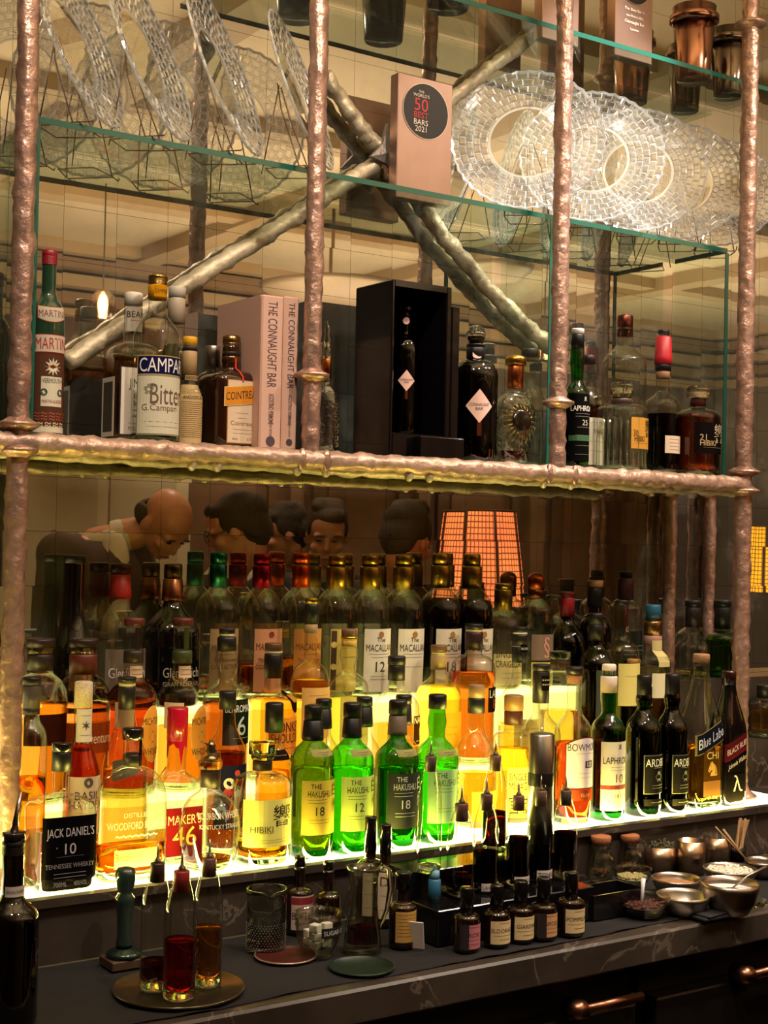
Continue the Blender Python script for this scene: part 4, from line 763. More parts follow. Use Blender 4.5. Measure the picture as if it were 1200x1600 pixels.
def ribs(b):
    zc = H*.40; g = solid_glass('fdfdf4', 1.45)
    for k in range(22):
        a = 2*PI*k/22; b.tube([(R*.62*math.cos(a), -R*.50, zc+R*.62*math.sin(a)), (R*.95*math.cos(a), -R*.25, zc+R*.95*math.sin(a))], .0016, g, 6)
one('radiating_ribs', ribs, root)
bottle('ub', 828, 546, 46, 'clear bottle with a flat dark brown stopper behind the round cognac bottle', 'round', 'clear', rn=9, y=-.070, caps=[(12, '2c1a14', 1.5, 'c', 'stopper')], name='decanter')
bottle('u', 903, 514, 40, 'green bottle with a white-tipped black capsule and black label numbered 25', 'lag', 'midgreen', rn=9.5, y=-.150, zs=622, zn=595, caps=[(9, 'e0d4c8', 1.05), (22, '0e0d0d', 1.08)], liq=('1c2c14', 625), labels=[
    (617, 722, 1.35, '0f0e0d', [('♜', .06, .08, 'a8a090'), ('LAPHROAIG', .08, .22, 'e0d8c8'), ('~', .6, .30, '8a8478'), ('~', .6, .34, '8a8478'), ('25', .08, .43, 'c8c0a8'), ('~', .5, .5, '8a8478'), ('#', 1., .66, '2c5a34', 0, .08), ('~', .6, .62, '8a8478'), ('~', .6, .77, '8a8478'), ('~', .6, .9, '8a8478')], dict(trans=.02))])
bottle('u', 920, 556, 50, 'clear bottle with flat brown cap and white label behind the green one numbered 25', 'high', 'clear', rn=9, y=-.088, zs=640, zn=600, caps=[(13, '2a1a16', 1.15)], liq=('7a3424', 634), labels=[(655, 728, 1.2, 'ddd0bc', [('~', .5, .1, '8a7a6a'), ('THE', .1, .3, '5a4a40'), ('~', .6, .5, '8a7a6a'), ('~', .6, .7, '8a7a6a')], dict(trans=.05))])
root, P, m, H, R, r = bottle('ub', 977, 493, 64, 'tall empty crystal decanter with a copper cylinder cap', 'hib', 'clear', rn=13, y=-.080, zs=570, zn=535, k1=.5, k2=.5, caps=[(34, 'm:7a4434', .95)], name='decanter')
root, P, m, H, R, r = bottle('u', 972, 598, 76, 'many-faceted empty bottle with a gold label reading 30', 'hib', 'clear', rn=13, y=-.165, zs=645, zn=630, caps=[(18, 'g:fbfbf4', 1.35, 'c', 'stopper'), (8, 'g:fbfbf4', 1.15, 'ring'), (9, '4a342a', .95)], labels=[(655, 703, .62, 'c8923c', [('響', .62, .32, '14100c', .55, .7), ('30', .2, .5, '4a3010', -.65, .4), ('HIBIKI', .18, .68, '3a2810', -.3, .9), ('~', .7, .82, '6a4a20')], dict(trans=.05, ctr=.25))])
one('flutes', lambda b: [b.tube([(R*1.0*math.cos(a), R*1.0*math.sin(a), .012), (R*1.0*math.cos(a), R*1.0*math.sin(a), H*.60)], .0016, thin_glass('eef3ea', '7a8672', .12), 6) for a in [k*PI/12 for k in range(24)]], root)
bottle('u', 1037, 516, 56, 'red wax-necked bottle of nearly black whisky with a small cream label', 'high', 'clear', rn=10.5, y=-.118, zs=640, zn=612, caps=[(10, '15100f', .85), (44, 'c02430', 1.15, 't', 'capsule'), (10, '15100f', 1.2), (12, 'b08464', 1.0)], liq=('2a0c06', 648), labels=[(683, 710, .62, 'ddc8b0', [('~', .6, .2, '8a6a50'), ('~', .6, .4, '8a6a50'), ('~', .6, .6, '8a6a50'), ('~', .6, .8, '8a6a50')], dict(trans=.04))])
bottle('u', 1091, 604, 66, 'many-faceted amber bottle with a black label reading 21', 'hib', 'clear', rn=12, y=-.15, zs=655, zn=638, caps=[(18, 'g:fbf4f0', 1.5, 'c', 'stopper'), (14, '4a1c18', 1.0)], liq=('b04c24', 648), labels=[(663, 711, .95, '14100f', [('響', .62, .34, 'b8a888', .45, .8), ('21', .2, .48, 'b8a070', -.6, .4), ('HIBIKI', .17, .66, 'b8a070', -.3, .9), ('~', .6, .8, '8a7a5c')], dict(trans=.02))])
# ------------------------------------------------------------------ crystal plates on easels
def plate_mesh(R):
    b = MB(); clear = thin_glass('fbfcfa', 'b4b8b0', .10, power=2.6); frost = frosted(.6); frost2 = frosted(.2); NS, NR = 40, 5
    def yy(r):
        u = r/R; return -.014*max(0, (u-.52)/.48)**1.5
    def ring(r0, r1, mat, n=80, lift=0., k=3):
        vs = []; fs = []
        for i in range(k+1):
            r = r0+(r1-r0)*i/k
            for j in range(n): a = 2*PI*j/n; vs.append((r*math.cos(a), yy(r)+lift, r*math.sin(a)))
        for i in range(k):
            for j in range(n): fs.append((i*n+j, i*n+(j+1) % n, (i+1)*n+(j+1) % n, (i+1)*n+j))
        b.add(vs, fs, mat)
    ring(.0005, R*.5, clear, 80, 0, 2); ring(R*.5, R, frost2, 80, .0015, 4); ring(R*.49, R*.525, frost, 80, -.001, 1)
    for q in range(NR):                                    # woven blocks, each its own cushion of glass
        r0, r1 = R*(.53+.465*q/NR), R*(.53+.465*(q+1)/NR)
        for sct in range(NS):
            a0 = 2*PI*(sct+.5*(q % 2))/NS; a1 = a0+2*PI/NS; g = .07; tall = .0035 if (sct+q) % 2 else .0018
            P4 = lambda u, v: ((r0+(r1-r0)*v)*math.cos(a0+(a1-a0)*u), (r0+(r1-r0)*v)*math.sin(a0+(a1-a0)*u), r0+(r1-r0)*v)
            vs = []
            for (m_, h) in ((g*.4, 0), (g*2.6, tall)):
                for (u, v) in ((m_, m_), (1-m_, m_), (1-m_, 1-m_), (m_, 1-m_)):
                    x, z, r = P4(u, v); vs.append((x, yy(r)-h-.0005+(.0012 if h and u > .5 else 0)*((sct+q) % 2), z))
            b.add(vs, [(4, 5, 6, 7)], clear, True); b.add(vs, [(0, 1, 5, 4), (1, 2, 6, 5), (2, 3, 7, 6), (3, 0, 4, 7)], frost, True)
    n = 160; vs = []; fs = []                               # scalloped lip
    for (dr, dy) in ((-.004, -.001), (0, -.0035), (.0015, 0), (-.004, .002)):
        for j in range(n): a = 2*PI*j/n; r = R+dr+.0016*math.cos(a*40); vs.append((r*math.cos(a), yy(R)+dy, r*math.sin(a)))
    for i in range(4):
        for j in range(n): fs.append((i*n+j, i*n+(j+1) % n, ((i+1) % 4)*n+(j+1) % n, ((i+1) % 4)*n+j))
    b.add(vs, fs, frost)
    return b
def frosted(f):
    m, nt, out = newmat('cut_crystal'); d = N(nt, 'ShaderNodeBsdfTranslucent'); d.inputs[0].default_value = (.95, .95, .93, 1); d2 = N(nt, 'ShaderNodeBsdfDiffuse'); d2.inputs[0].default_value = (.9, .9, .88, 1)
    g = N(nt, 'ShaderNodeBsdfGlossy', Roughness=.12); t = N(nt, 'ShaderNodeBsdfTransparent'); a = N(nt, 'ShaderNodeMixShader'); a.inputs[0].default_value = .5; b_ = N(nt, 'ShaderNodeMixShader'); b_.inputs[0].default_value = .4; c = N(nt, 'ShaderNodeMixShader'); c.inputs[0].default_value = f
    nt.links.new(d.outputs[0], a.inputs[1]); nt.links.new(d2.outputs[0], a.inputs[2]); nt.links.new(a.outputs[0], b_.inputs[1]); nt.links.new(g.outputs[0], b_.inputs[2]); nt.links.new(t.outputs[0], c.inputs[1]); nt.links.new(b_.outputs[0], c.inputs[2]); nt.links.new(c.outputs[0], out.inputs[0])
    return m
PM = plate_mesh(.158).obj('crystal_plate', smooth=False); first = [PM, None]
wire = pbr('7a6450', .4, .8)
def easel_mb():
    b = MB()                       # stands at the origin, plate leans back towards +y
    for s in (-1, 1):
        b.tube([(s*.045, -.035, .008), (s*.045, -.030, .002), (s*.045, .004, .002), (s*.03, .044, .11), (s*.012, .058, .165)], .0013, wire, 8)
        b.tube([(s*.045, .004, .002), (s*.035, .07, .002)], .0012, wire, 8)
    b.tube([(0, .058, .165), (0, .088, .002)], .0012, wire, 8); b.tube([(-.045, -.005, .003), (.045, -.005, .003)], .0012, wire, 8); b.tube([(-.035, .07, .002), (.035, .07, .002)], .0011, wire, 8)
    return b
EM = easel_mb().obj('plate_easel'); used = [False]
def plate(X, Y, rz, lb, le, grp, lean=18, sc=1.):
    a = PM if not used[0] else PM.copy(); e = EM if not used[0] else EM.copy()
    if used[0]: COL.objects.link(a); COL.objects.link(e)
    used[0] = True; z = ZG+.0105
    M = Matrix.Translation((X, Y, z)) @ Matrix.Rotation(math.radians(rz), 4, 'Z')
    e.matrix_world = M
    th = math.radians(lean); h = .158*sc
    a.matrix_world = M @ Matrix.Translation((0, -.021+h*math.sin(th), .0065+h*math.cos(th))) @ Matrix.Rotation(-th, 4, 'X') @ Matrix.Scale(sc, 4)
    tag(a, lb, 'plate', grp); tag(e, le, 'plate stand', 'wire plate stands')
# right group: faces the camera; left group: seen nearly edge-on
GR, GRL = 'crystal plates on the right of the glass shelf', 'crystal plates on the left of the glass shelf'
for px, cy, w, l in ((815, 225, 1.0, 'basketweave crystal plate nearest the pink-gold plaque'), (915, 240, .97, 'basketweave crystal plate just right of the metal post, glaring white'), (988, 255, .93, 'basketweave crystal plate between the glaring one and the last two'), (1052, 268, .9, 'basketweave crystal plate fourth from the plaque'), (1108, 280, .86, 'basketweave crystal plate closest to the right post')):
    p = at_y(px, cy, -.11); plate(p.x, -.130, -40, l, 'wire stand under the '+l.replace('basketweave ', ''), GR, 14, w)
for px, cy, w, l in ((118, 120, 1.0, 'crystal plate seen edge-on closest to the left post'), (228, 118, 1.05, 'crystal plate seen edge-on, second from the left post'), (345, 130, 1.05, 'crystal plate seen edge-on, third from the left post'), (462, 150, 1.0, 'crystal plate tilting behind the metal post near the star')):
    p = at_y(px, 200, -.10); plate(p.x, -.147, 44, l, 'wire stand under the '+l, GRL, 19, w*.95)
# ------------------------------------------------------------------ plaques and shakers
def plaque(pl, pr, top, y, z0, lb, full=True, rz=0, extra=()):
    a_, b_ = at_y(pl, top+100, y), at_y(pr, top+100, y); w = b_.x-a_.x; h = at_y(pl, top, y).z-z0; m = depth(a_)/FPX
    ro = thing('award_plaque', lb, 'plaque', ((a_.x+b_.x)/2, y, z0+.0005), 'copper award plaques', rz); cu = pbr('b8988a', .28, .9, var=.1, vscale=8.)
    one('slab', lambda b: b.box((-w/2, 0, 0), (w/2, .028, h), cu, bev=.0015), ro)
    f = lambda x, z: Vector((x, -.0012, z)); R = w*.41; zc = h-R*1.22
    def disc(b):
        b.add([f(R*1.03*math.cos(k*PI/20), zc+R*1.03*math.sin(k*PI/20)) for k in range(40)], [tuple(range(40))], pbr('c8b8a8', .3, .8))
        b.add([f(R*math.cos(k*PI/20), zc+R*math.sin(k*PI/20))+Vector((0, -.0004, 0)) for k in range(40)], [tuple(range(40))], pbr('140c0c', .3))
        g = lambda x, z: Vector((x, -.0022, z)); red, wh = pbr('c03030', .5), pbr('e0d0c0', .5)
        put_text(b, 'THE', R*.09, R, g, wh, -R*.22, zc+R*.68); put_text(b, "WORLD'S", R*.12, R, g, wh, -R*.22, zc+R*.54)
        put_text(b, '50', R*.46, R*.86, g, red, -R*.22, zc+R*.20); put_text(b, 'BEST', R*.22, R*.8, g, red, -R*.22, zc-R*.18)
        put_text(b, 'BARS', R*.2, R*.8, g, wh, -R*.22, zc-R*.44); put_text(b, '2021', R*.2, R*.6, g, wh, -R*.22, zc-R*.68)
    one('disc', disc, ro)
    if extra:
        def ex(b):
            for k, (t, s) in enumerate(extra): put_text(b, t, w*s, w*.7, lambda x, z: Vector((x, -.0012, z)), pbr('d8c8b8', .5), 0, zc-R*1.3-w*.13*k)
        one('engraving', ex, ro)
plaque(621, 706, 112, -.105, ZG+.010, 'pink-gold award plaque on the glass shelf, dark disc at its top')
plaque(848, 905, -90, -.11, ZH+.010, 'award plaque on the top shelf, behind the metal post', extra=(('The Best Bar', .06), ('Connaught Bar', .06)))
plaque(962, 1020, -75, -.125, ZH+.010, 'award plaque on the top shelf beside the copper shaker', extra=(('The Best Bar in', .06), ("the World 2021", .05), ('Connaught Bar', .08), ('London', .05)))
def shaker(px, y, z0, R, H, col, lb, met=1., ring=True):
    p = at_y(px, 20, y); ro = thing('cocktail_shaker', lb, 'shaker', (p.x, y, z0+.0005)); mm = pbr(col, .2, met, bump=.05, bscale=30.)
    one('tin', lambda b: b.lathe([(0, 0), (R*.72, 0), (R*.75, .003), (R*.76, .012), (R, H), (R*.97, H), (R*.7, .012), (0, .012)], mm, 28), ro)
    if ring: one('collar', lambda b: b.lathe([(R*.97, H*.78), (R*1.12, H*.80), (R*1.12, H*.88), (R*.99, H*.9)], mm, 28), ro)
shaker(1085, -.10, ZH+.010, .05, .17, 'a87860', 'copper cocktail shaker on the top shelf by the right post')
shaker(1140, -.07, ZH+.010, .045, .16, '7a6a5c', 'dull metal shaker right of the copper one on the top shelf')
shaker(560, -.115, ZH+.010, .055, .2, '2c2c30', 'black leather-dark mixing tin on the top shelf above the star, left one', .3, False)
shaker(700, -.115, ZH+.010, .055, .2, '2c2c30', 'dark mixing tin on the top shelf above the plaque', .3, False)
# ------------------------------------------------------------------ on the counter
ZB = ZC0+.0042
def base_at(px, py, z=ZB):
    p = at_z(px, py, z); return p, depth(p)/FPX
def glass_pot(b, R, H, t=.003, mat=None, n=28, foot=.006, flare=1.):
    mat = mat or solid_glass('f8faf6', 1.45)
    b.lathe([(0, 0), (R*.97, 0), (R, .002), (R*flare, H), (R*flare-t*.6, H+.0006), (R*flare-t, H), (R-t, foot), (0, foot)], mat, n)
SGc = lambda: thin_glass('f2f4ec', '7c7c6c', .06)
# syrup bottles with metal spouts
def syrup(px, top, bot, w, lb, z0=ZB, liq=None, cap='6a4c44', lab=None, labpx=None, grp='syrup bottles with metal spouts'):
    p = at_z(px, bot, z0); m = depth(p)/FPX; pt = at_y(px, top, p.y)
    root, P, m, H, R, r = bottle('z', px+(px-px), top, w, lb, 'syrup', 'clear', rn=w*.185, bot=bot, z0=z0, caps=[(w*.62, 'm:a89c94', .62, 'spike'), (w*.62, cap, 1.25), ], liq=liq, name='syrup_bottle', group=grp,
        labels=([(labpx[0], labpx[1], .95, 'cfc4c0', [(lab, .5, .5, '3a3030')], dict(trans=.05))] if lab else ()))
def fix_bottle_z(): pass
TR = base_at(279, 1548)[0]
def tray():
    R = 103*depth(TR)/FPX
    o = one('round_tray', lambda b: b.lathe([(0, 0), (R*.96, 0), (R, .004), (R*1.0, .006), (R*.985, .006), (R*.95, .0025), (0, .0025)], pbr('7a6e58', .22, .9, var=.15, vscale=30.), 48), loc=(TR.x, TR.y, ZB+.0003))
    tag(o, 'round tarnished steel tray under the three spouted syrup bottles', 'tray')
tray(); ZT = ZB+.0032
syrup(247, 1318, 1546, 48, 'spouted syrup bottle with a little near-black syrup, left on the tray', ZT, ('5a2018', 1500), '3c2420')
syrup(285, 1328, 1560, 52, 'spouted syrup bottle with a red collar holding ruby red syrup', ZT, ('c01828', 1467), '9a2c2c')
syrup(328, 1312, 1540, 46, 'spouted syrup bottle of amber syrup, right on the round tray', ZT, ('e09030', 1448), '6a4a40')
root, P, m, H, R, r = bottle('z', 22, 1300, 84, 'large dark bottle with ribbed collar and gold-text neck tape at the lower left corner', 'slope', 'olive', rn=17, bot=1592, z0=ZB, zs=1440, zn=1395, k1=.6, caps=[(12, 's:2a2422', 1.1), (22, '151210', 1.05, 'screw')], liq=('4a3c14', 1450), name='syrup_bottle', labels=[(1382, 1398, 1.1, 'd8ccc8', [('GOLDEN FALERNUM', .55, .5, '2a2428')], dict(name='neck_label', trans=.05, eps=.001))])
one('pourer_spout', lambda b: b.tube([(0, 0, H-.002), (.002, 0, H+.02), (.010, .004, H+.052)], [.006, .0035, .0028], pbr('b8a8a0', .2, 1.), 10), root)
bottle('z', -14, 1335, 44, 'dark red bottle cut off by the left edge of the picture', 'round', 'black', rn=12, bot=1560, z0=ZB, caps=[(14, '3a1214', 1.1)], name='liqueur_bottle')
def stamper():
    p, m = base_at(193, 1508); ro = thing('wood_block', 'small wooden block under the dark stamp', 'block', (p.x, p.y, ZB))
    s = 26*m; one2 = one('block', lambda b: b.box((-s*1.15, -s, 0), (s*1.15, s, .013), pbr('4a3424', .6, var=.2, vscale=60.), bev=.001), ro)
    ro2 = thing('ice_stamp', 'dark turned-handle stamp standing on its metal disc', 'stamp', (p.x, p.y, ZB+.0135)); d = pbr('24342e', .15, coat=.6)
    one('handle', lambda b: b.lathe([(0, .014), (13*m, .014), (13*m, .02), (11*m, .03), (12*m, 60*m), (14.5*m, 84*m), (16*m, 92*m), (11*m, 97*m), (12*m, 104*m), (16*m, 118*m), (16.5*m, 128*m), (13*m, 137*m), (0, 140*m)], d, 28), ro2)
    one('disc', lambda b: b.lathe([(0, 0), (27*m, 0), (28*m, .004), (25*m, .008), (14*m, .010), (12*m, .0139), (0, .0139)], pbr('3c4c48', .2, .8), 32), ro2)
stamper()
def beaker():
    p, m = base_at(415, 1484); R = 31*m; H = 96*m
    ro = thing('mixing_beaker', 'straight etched mixing glass with a pouring lip', 'glass', (p.x, p.y, ZB), rz=0)
    def f(b):
        n = 48; vs = []; fs = []; g = SGc(); prof = [(0, .0), (.97, 0), (1., .02), (1., .5), (1., .9), (1.03, 1.), (.97, 1.), (.94, .9), (.94, .1), (0, .08)]
        for r, z in prof:
            for k in range(n):
                a = 2*PI*k/n; lip = math.exp(-((((a+PI/2+.35) % (2*PI)+PI) % (2*PI)-PI)/.22)**2) if z > .85 else 0
                vs.append((R*r*(1+.14*lip)*math.cos(a), R*r*(1+.14*lip)*math.sin(a), H*(z-.045*lip)))
        for i in range(len(prof)-1):
            for k in range(n): fs.append((i*n+k, i*n+(k+1) % n, (i+1)*n+(k+1) % n, (i+1)*n+k))
        b.add(vs, fs, solid_glass('eef0ec', 1.4))
    one('glass_wall', f, ro)
    def cut(b):
        g = pbr('b8b0a4', .25, spec=.8)
        for j in range(11):
            for k in range(38):
                a = 2*PI*(k+(j % 2)*.5)/38; z = .006+j*H*.04; b.sphere((R*1.0*math.cos(a), R*1.0*math.sin(a), z), (.0005, .0005, .0009), g, 4, 3)
    one('cut_pattern', cut, ro)
beaker()
def dropper(px, top, bot, w, lb, labc=None, lt=(), caph=40, lz=(.0, .0), z0=ZB, cr=.42, ink='2a2420'):
    root, P, m, H, R, r = bottle('z', px, top, w, lb, 'demi', 'brown', rn=w*.2, bot=bot, z0=z0, zs=.50, zn=.60, caps=[(caph, 's:0e0c0c', cr*w/(w*.2), 'c')], name='bitters_bottle', group='small brown bitters bottles',
        labels=([(bot-lz[1]*(bot-top), bot-lz[0]*(bot-top), 1.2, labc, lt, dict(border='2a2220', trans=.03))] if labc else ()))
cream = 'd8c090'
bt = lambda t: [('~', .4, .12, '6a5038'), (t, .16, .42, '4a3428'), ('~', .8, .62, '6a5038'), ('~', .4, .78, '6a5038')]
dropper(469, 1338, 1456, 43, 'brown dropper bottle with red and white striped label behind the sugar glass', 'c8a8a0', [('#', 1., .16, '8a2c30', 0, .2), ('~', .8, .4, '2a2420'), ('BITTERS', .2, .58, '2a2420'), ('~', .8, .8, '2a2420')], 26, (.06, .52), cr=.2)
dropper(514, 1345, 1462, 40, 'plain dark dropper bottle right of the striped-label one', None, (), 24, cr=.2)
dropper(580, 1276, 1440, 44, 'tall black-capped bottle behind the handled jug', 'cdb89a', [('~', .8, .2, '4a3428'), ('~', .8, .5, '4a3428'), ('~', .8, .8, '4a3428')], 56, (.08, .5), cr=.22)
dropper(603, 1288, 1444, 42, 'tall black-capped bottle next to the yellow-labelled brown one', 'cdb89a', [('DRY', .2, .2, '4a3428'), ('~', .8, .5, '4a3428'), ('~', .8, .8, '4a3428')], 46, (.08, .55), cr=.22)
dropper(630, 1362, 1478, 42, 'round-shouldered brown bottle with a mustard-yellow label', 'b8904c', [('~', .8, .1+.09*k, '6a4c20') for k in range(9)], 26, (.08, .60), cr=.28)
for px, top, bot, lc, tx, lb in ((730, 1386, 1485, 'b8707c', 'ROSE', 'black-capped bitters bottle with a pink and dark label'), (777, 1382, 1477, cream, 'ELDORADO', 'black-capped bitters bottle with cream label, second of the front five'), (814, 1376, 1470, cream, 'GIARDINO', 'black-capped bitters bottle with cream label, middle of the front five'),
                              (850, 1371, 1466, 'c8986a', 'SPICES', 'black-capped bitters bottle with a tan two-tone label'), (893, 1362, 1460, cream, 'POMPELMO', 'black-capped bitters bottle with cream label, last before the black tray')):
    dropper(px, top, bot, 42, lb, lc, bt(tx)+([('#', .3, .5, '2c2224', -.7, 1.)] if lc != cream else []), 46, (.06, .46), cr=.26)
def cup():
    p, m = base_at(496, 1494); R = 36*m; H = 70*m
    ro = thing('sugar_glass', 'squat glass of sugar cubes with a black name strip', 'glass', (p.x, p.y, ZB))
    one('glass_wall', lambda b: b.lathe([(0, 0), (R*.62, 0), (R*.66, .003), (R*.62, .006), (R*.9, H*.35), (R, H*.7), (R, H), (R*.95, H), (R*.95, H*.7), (R*.84, H*.38), (R*.4, H*.2), (0, H*.2)], SGc(), 32), ro)
    strip = one('name_strip', lambda b: (put_rect(b, -R*.9, H*.52, R*.9, H*.74, lambda x, z: Vector((R*1.02*math.sin(x/R), -R*1.02*math.cos(x/R), z)), pbr('141212', .5), 12), put_text(b, 'SUGAR CUBES', H*.1, R*1.6, lambda x, z: Vector((R*1.03*math.sin(x/R), -R*1.03*math.cos(x/R), z)), pbr('c8c4bc', .5), 0, H*.63)), ro)
    strip.rotation_euler = (0, 0, .5)
    rnd = random.Random(2); sp = [(x, y, z) for z in (0, 1, 2) for (x, y) in ((-.012, -.011), (.009, -.012), (-.010, .010), (.012, .008))]
    for i, (x, y, z) in enumerate(sp[:10]):
        M = Matrix.Translation((p.x+x*.95, p.y+y*.95, ZB+H*.22+.007+z*.0125)) @ Matrix.Rotation(rnd.uniform(-.5, .5), 4, 'Z') @ Matrix.Rotation(rnd.uniform(-.2, .2), 4, 'X')
        o = one('sugar_cube', lambda b: b.box((-.0072, -.0072, -.006), (.0072, .0072, .006), pbr('efe8dc', .8), bev=.001)); o.matrix_world = M
        tag(o, 'white sugar cube inside the squat glass', 'sugar cube', 'sugar cubes in the glass')
cup()
def coaster(px, py, wpx, col, rim, lb, nm):
    p, m = base_at(px, py); R = wpx/2*m
    o = one(nm, lambda b: (b.lathe([(0, 0), (R*.97, 0), (R, .0022), (R*.99, .0034), (R*.965, .0034), (R*.965, .003), (0, .003)], pbr(col, .45), 48), b.lathe([(R*.992, .0015), (R*1.0, .0022), (R*.992, .0036), (R*.96, .0037)], pbr(rim, .3, .5), 48)), loc=(p.x, p.y, ZB+.0003)); tag(o, lb, 'coaster')
coaster(446, 1495, 98, '4a1612', 'b89a88', 'round dark red coaster with a pale rim', 'red_coaster')
coaster(565, 1512, 104, '12251a', '2c4434', 'round dark green coaster on the black cloth', 'green_coaster')
def jug():
    p, m = base_at(566, 1486); R = 30*m; H = 132*m
    ro = thing('glass_jug', 'tapered glass jug with curled handle and red dregs', 'jug', (p.x, p.y, ZB)); g = SGc()
    one('glass_wall', lambda b: b.lathe([(0, 0), (R, 0), (R*1.02, .004), (R*.98, .014), (R*.72, H*.62), (R*.68, H*.75), (R*.82, H*.95), (R*.9, H), (R*.86, H), (R*.64, H*.75), (R*.68, H*.62), (R*.92, .016), (0, .014)], g, 32), ro)
    one('red_drink', lambda b: b.lathe([(0, .0145), (R*.9, .0165), (R*.82, H*.28), (0, H*.28)], solid_glass('a02030', 1.33), 32), ro)
    one('handle', lambda b: b.tube([(R*.72, -.004, H*.92), (R*1.05, -.006, H*.99), (R*1.4, -.008, H*.93), (R*1.5, -.008, H*.7), (R*1.35, -.006, H*.45), (R*.95, -.004, H*.25)], [.003, .0042, .0046, .0042, .0036, .003], solid_glass('f6f6f0', 1.45), 10), ro)
jug()
# stepped black stand
pk, mk = base_at(684, 1480)
def at_front(px, py, y): return at_y(px, py, y)
ZS1 = at_y(684, 1424, pk.y).z
pe = at_y(935, 1440, pk.y-.012)
def stand():
    ro = thing('black_riser', 'glossy black two-step stand carrying the spouted bottles', 'stand', (pk.x, pk.y, ZB)); gl = pbr('0d0c0e', .15, coat=.5); W = pe.x-pk.x
    one('lower_step', lambda b: b.box((0, 0, 0), (W, .075, ZS1-ZB), gl, bev=.0015), ro)
    one('upper_step', lambda b: b.box((-.0, .0765, 0), (W, .15, ZS1-ZB+.045), gl, bev=.0015), ro)
stand(); ZS2 = ZS1+.045
syrup(722, 1228, 1400, 44, 'spouted bottle with russet syrup at the left end of the black stand', ZS1+.0005, ('8a3a24', 1362), '5a3c38')
syrup(761, 1216, 1392, 40, 'spouted bottle of very dark syrup with a lavender tape label', ZS1+.0005, ('2a0e0a', 1330), '5a3c38', 'LAVENDER', (1376, 1388))
syrup(811, 1220, 1386, 37, 'spouted bottle of brown syrup with a tape label, third on the stand', ZS1+.0005, ('3a140c', 1308), '6a4a40', 'VANILLA', (1366, 1379))
syrup(846, 1212, 1376, 38, 'spouted bottle of dark syrup with a tonka tape label', ZS1+.0005, ('2a0e0a', 1322), '6a5048', 'TONKA', (1356, 1370))
syrup(885, 1212, 1372, 37, 'spouted bottle of dark red-brown syrup at the right end of the stand', ZS1+.0005, ('4a140c', 1300), '5a4c44')
syrup(775, 1157, 1334, 38, 'taller spouted bottle with plum-dark syrup on the stand upper step', ZS2+.0005, ('4a1410', 1268), '6a4a3c')
syrup(674, 1158, 1362, 38, 'empty clear spouted bottle before the pale-labelled green bottle', ZS2+.0005, None, '5a4c40')
def steel():
    p = at_z(843, 1330, ZS2+.0005); m = depth(p)/FPX; R = 20*m; H = (at_y(843, 1146, p.y).z-ZS2)
    ro = thing('steel_cylinder', 'brushed steel cylinder with a black band behind the syrup bottles', 'shaker', (p.x, p.y, ZS2+.0005)); s = pbr('b8b0a4', .28, 1., bump=.02)
    one('shell', lambda b: b.lathe([(0, 0), (R, 0), (R, H-.003), (R-.003, H), (0, H)], s, 32), ro)
    one('black_band', lambda b: b.lathe([(R*1.01, H*.56), (R*1.02, H*.57), (R*1.02, H*.66), (R*1.01, H*.67)], pbr('120f0f', .4), 32), ro)
steel()
def blue():
    p = at_z(682, 1412, ZS1+.0005); m = depth(p)/FPX
    ro = thing('blue_dropper', 'tiny blue squeeze bottle with a pointed pale cap', 'bottle', (p.x+.004, p.y+.012, ZS1+.0005)); R = 10*m
    one('body', lambda b: b.lathe([(0, 0), (R, 0), (R, 34*m), (R*.8, 36*m), (0, 36*m)], pbr('2c6a8c', .4), 20), ro)
    one('cap', lambda b: b.lathe([(0, 36*m), (R*.8, 36*m), (R*.75, 48*m), (R*.3, 51*m), (R*.15, 58*m), (0, 58*m)], pbr('7ab0c8', .4), 20), ro)
blue()
def tent():
    p, m = base_at(664, 1478); o = one('white_card', lambda b: b.box((-.001, 0, 0), (.001, .05, .045), pbr('d8ccc0', .8), Matrix.Rotation(-.25, 4, 'Y')), loc=(p.x-.012, p.y-.015, ZB+.0008)); o.rotation_euler = (0, 0, .7)
    tag(o, 'folded white card leaning against the black stand', 'card')
tent()
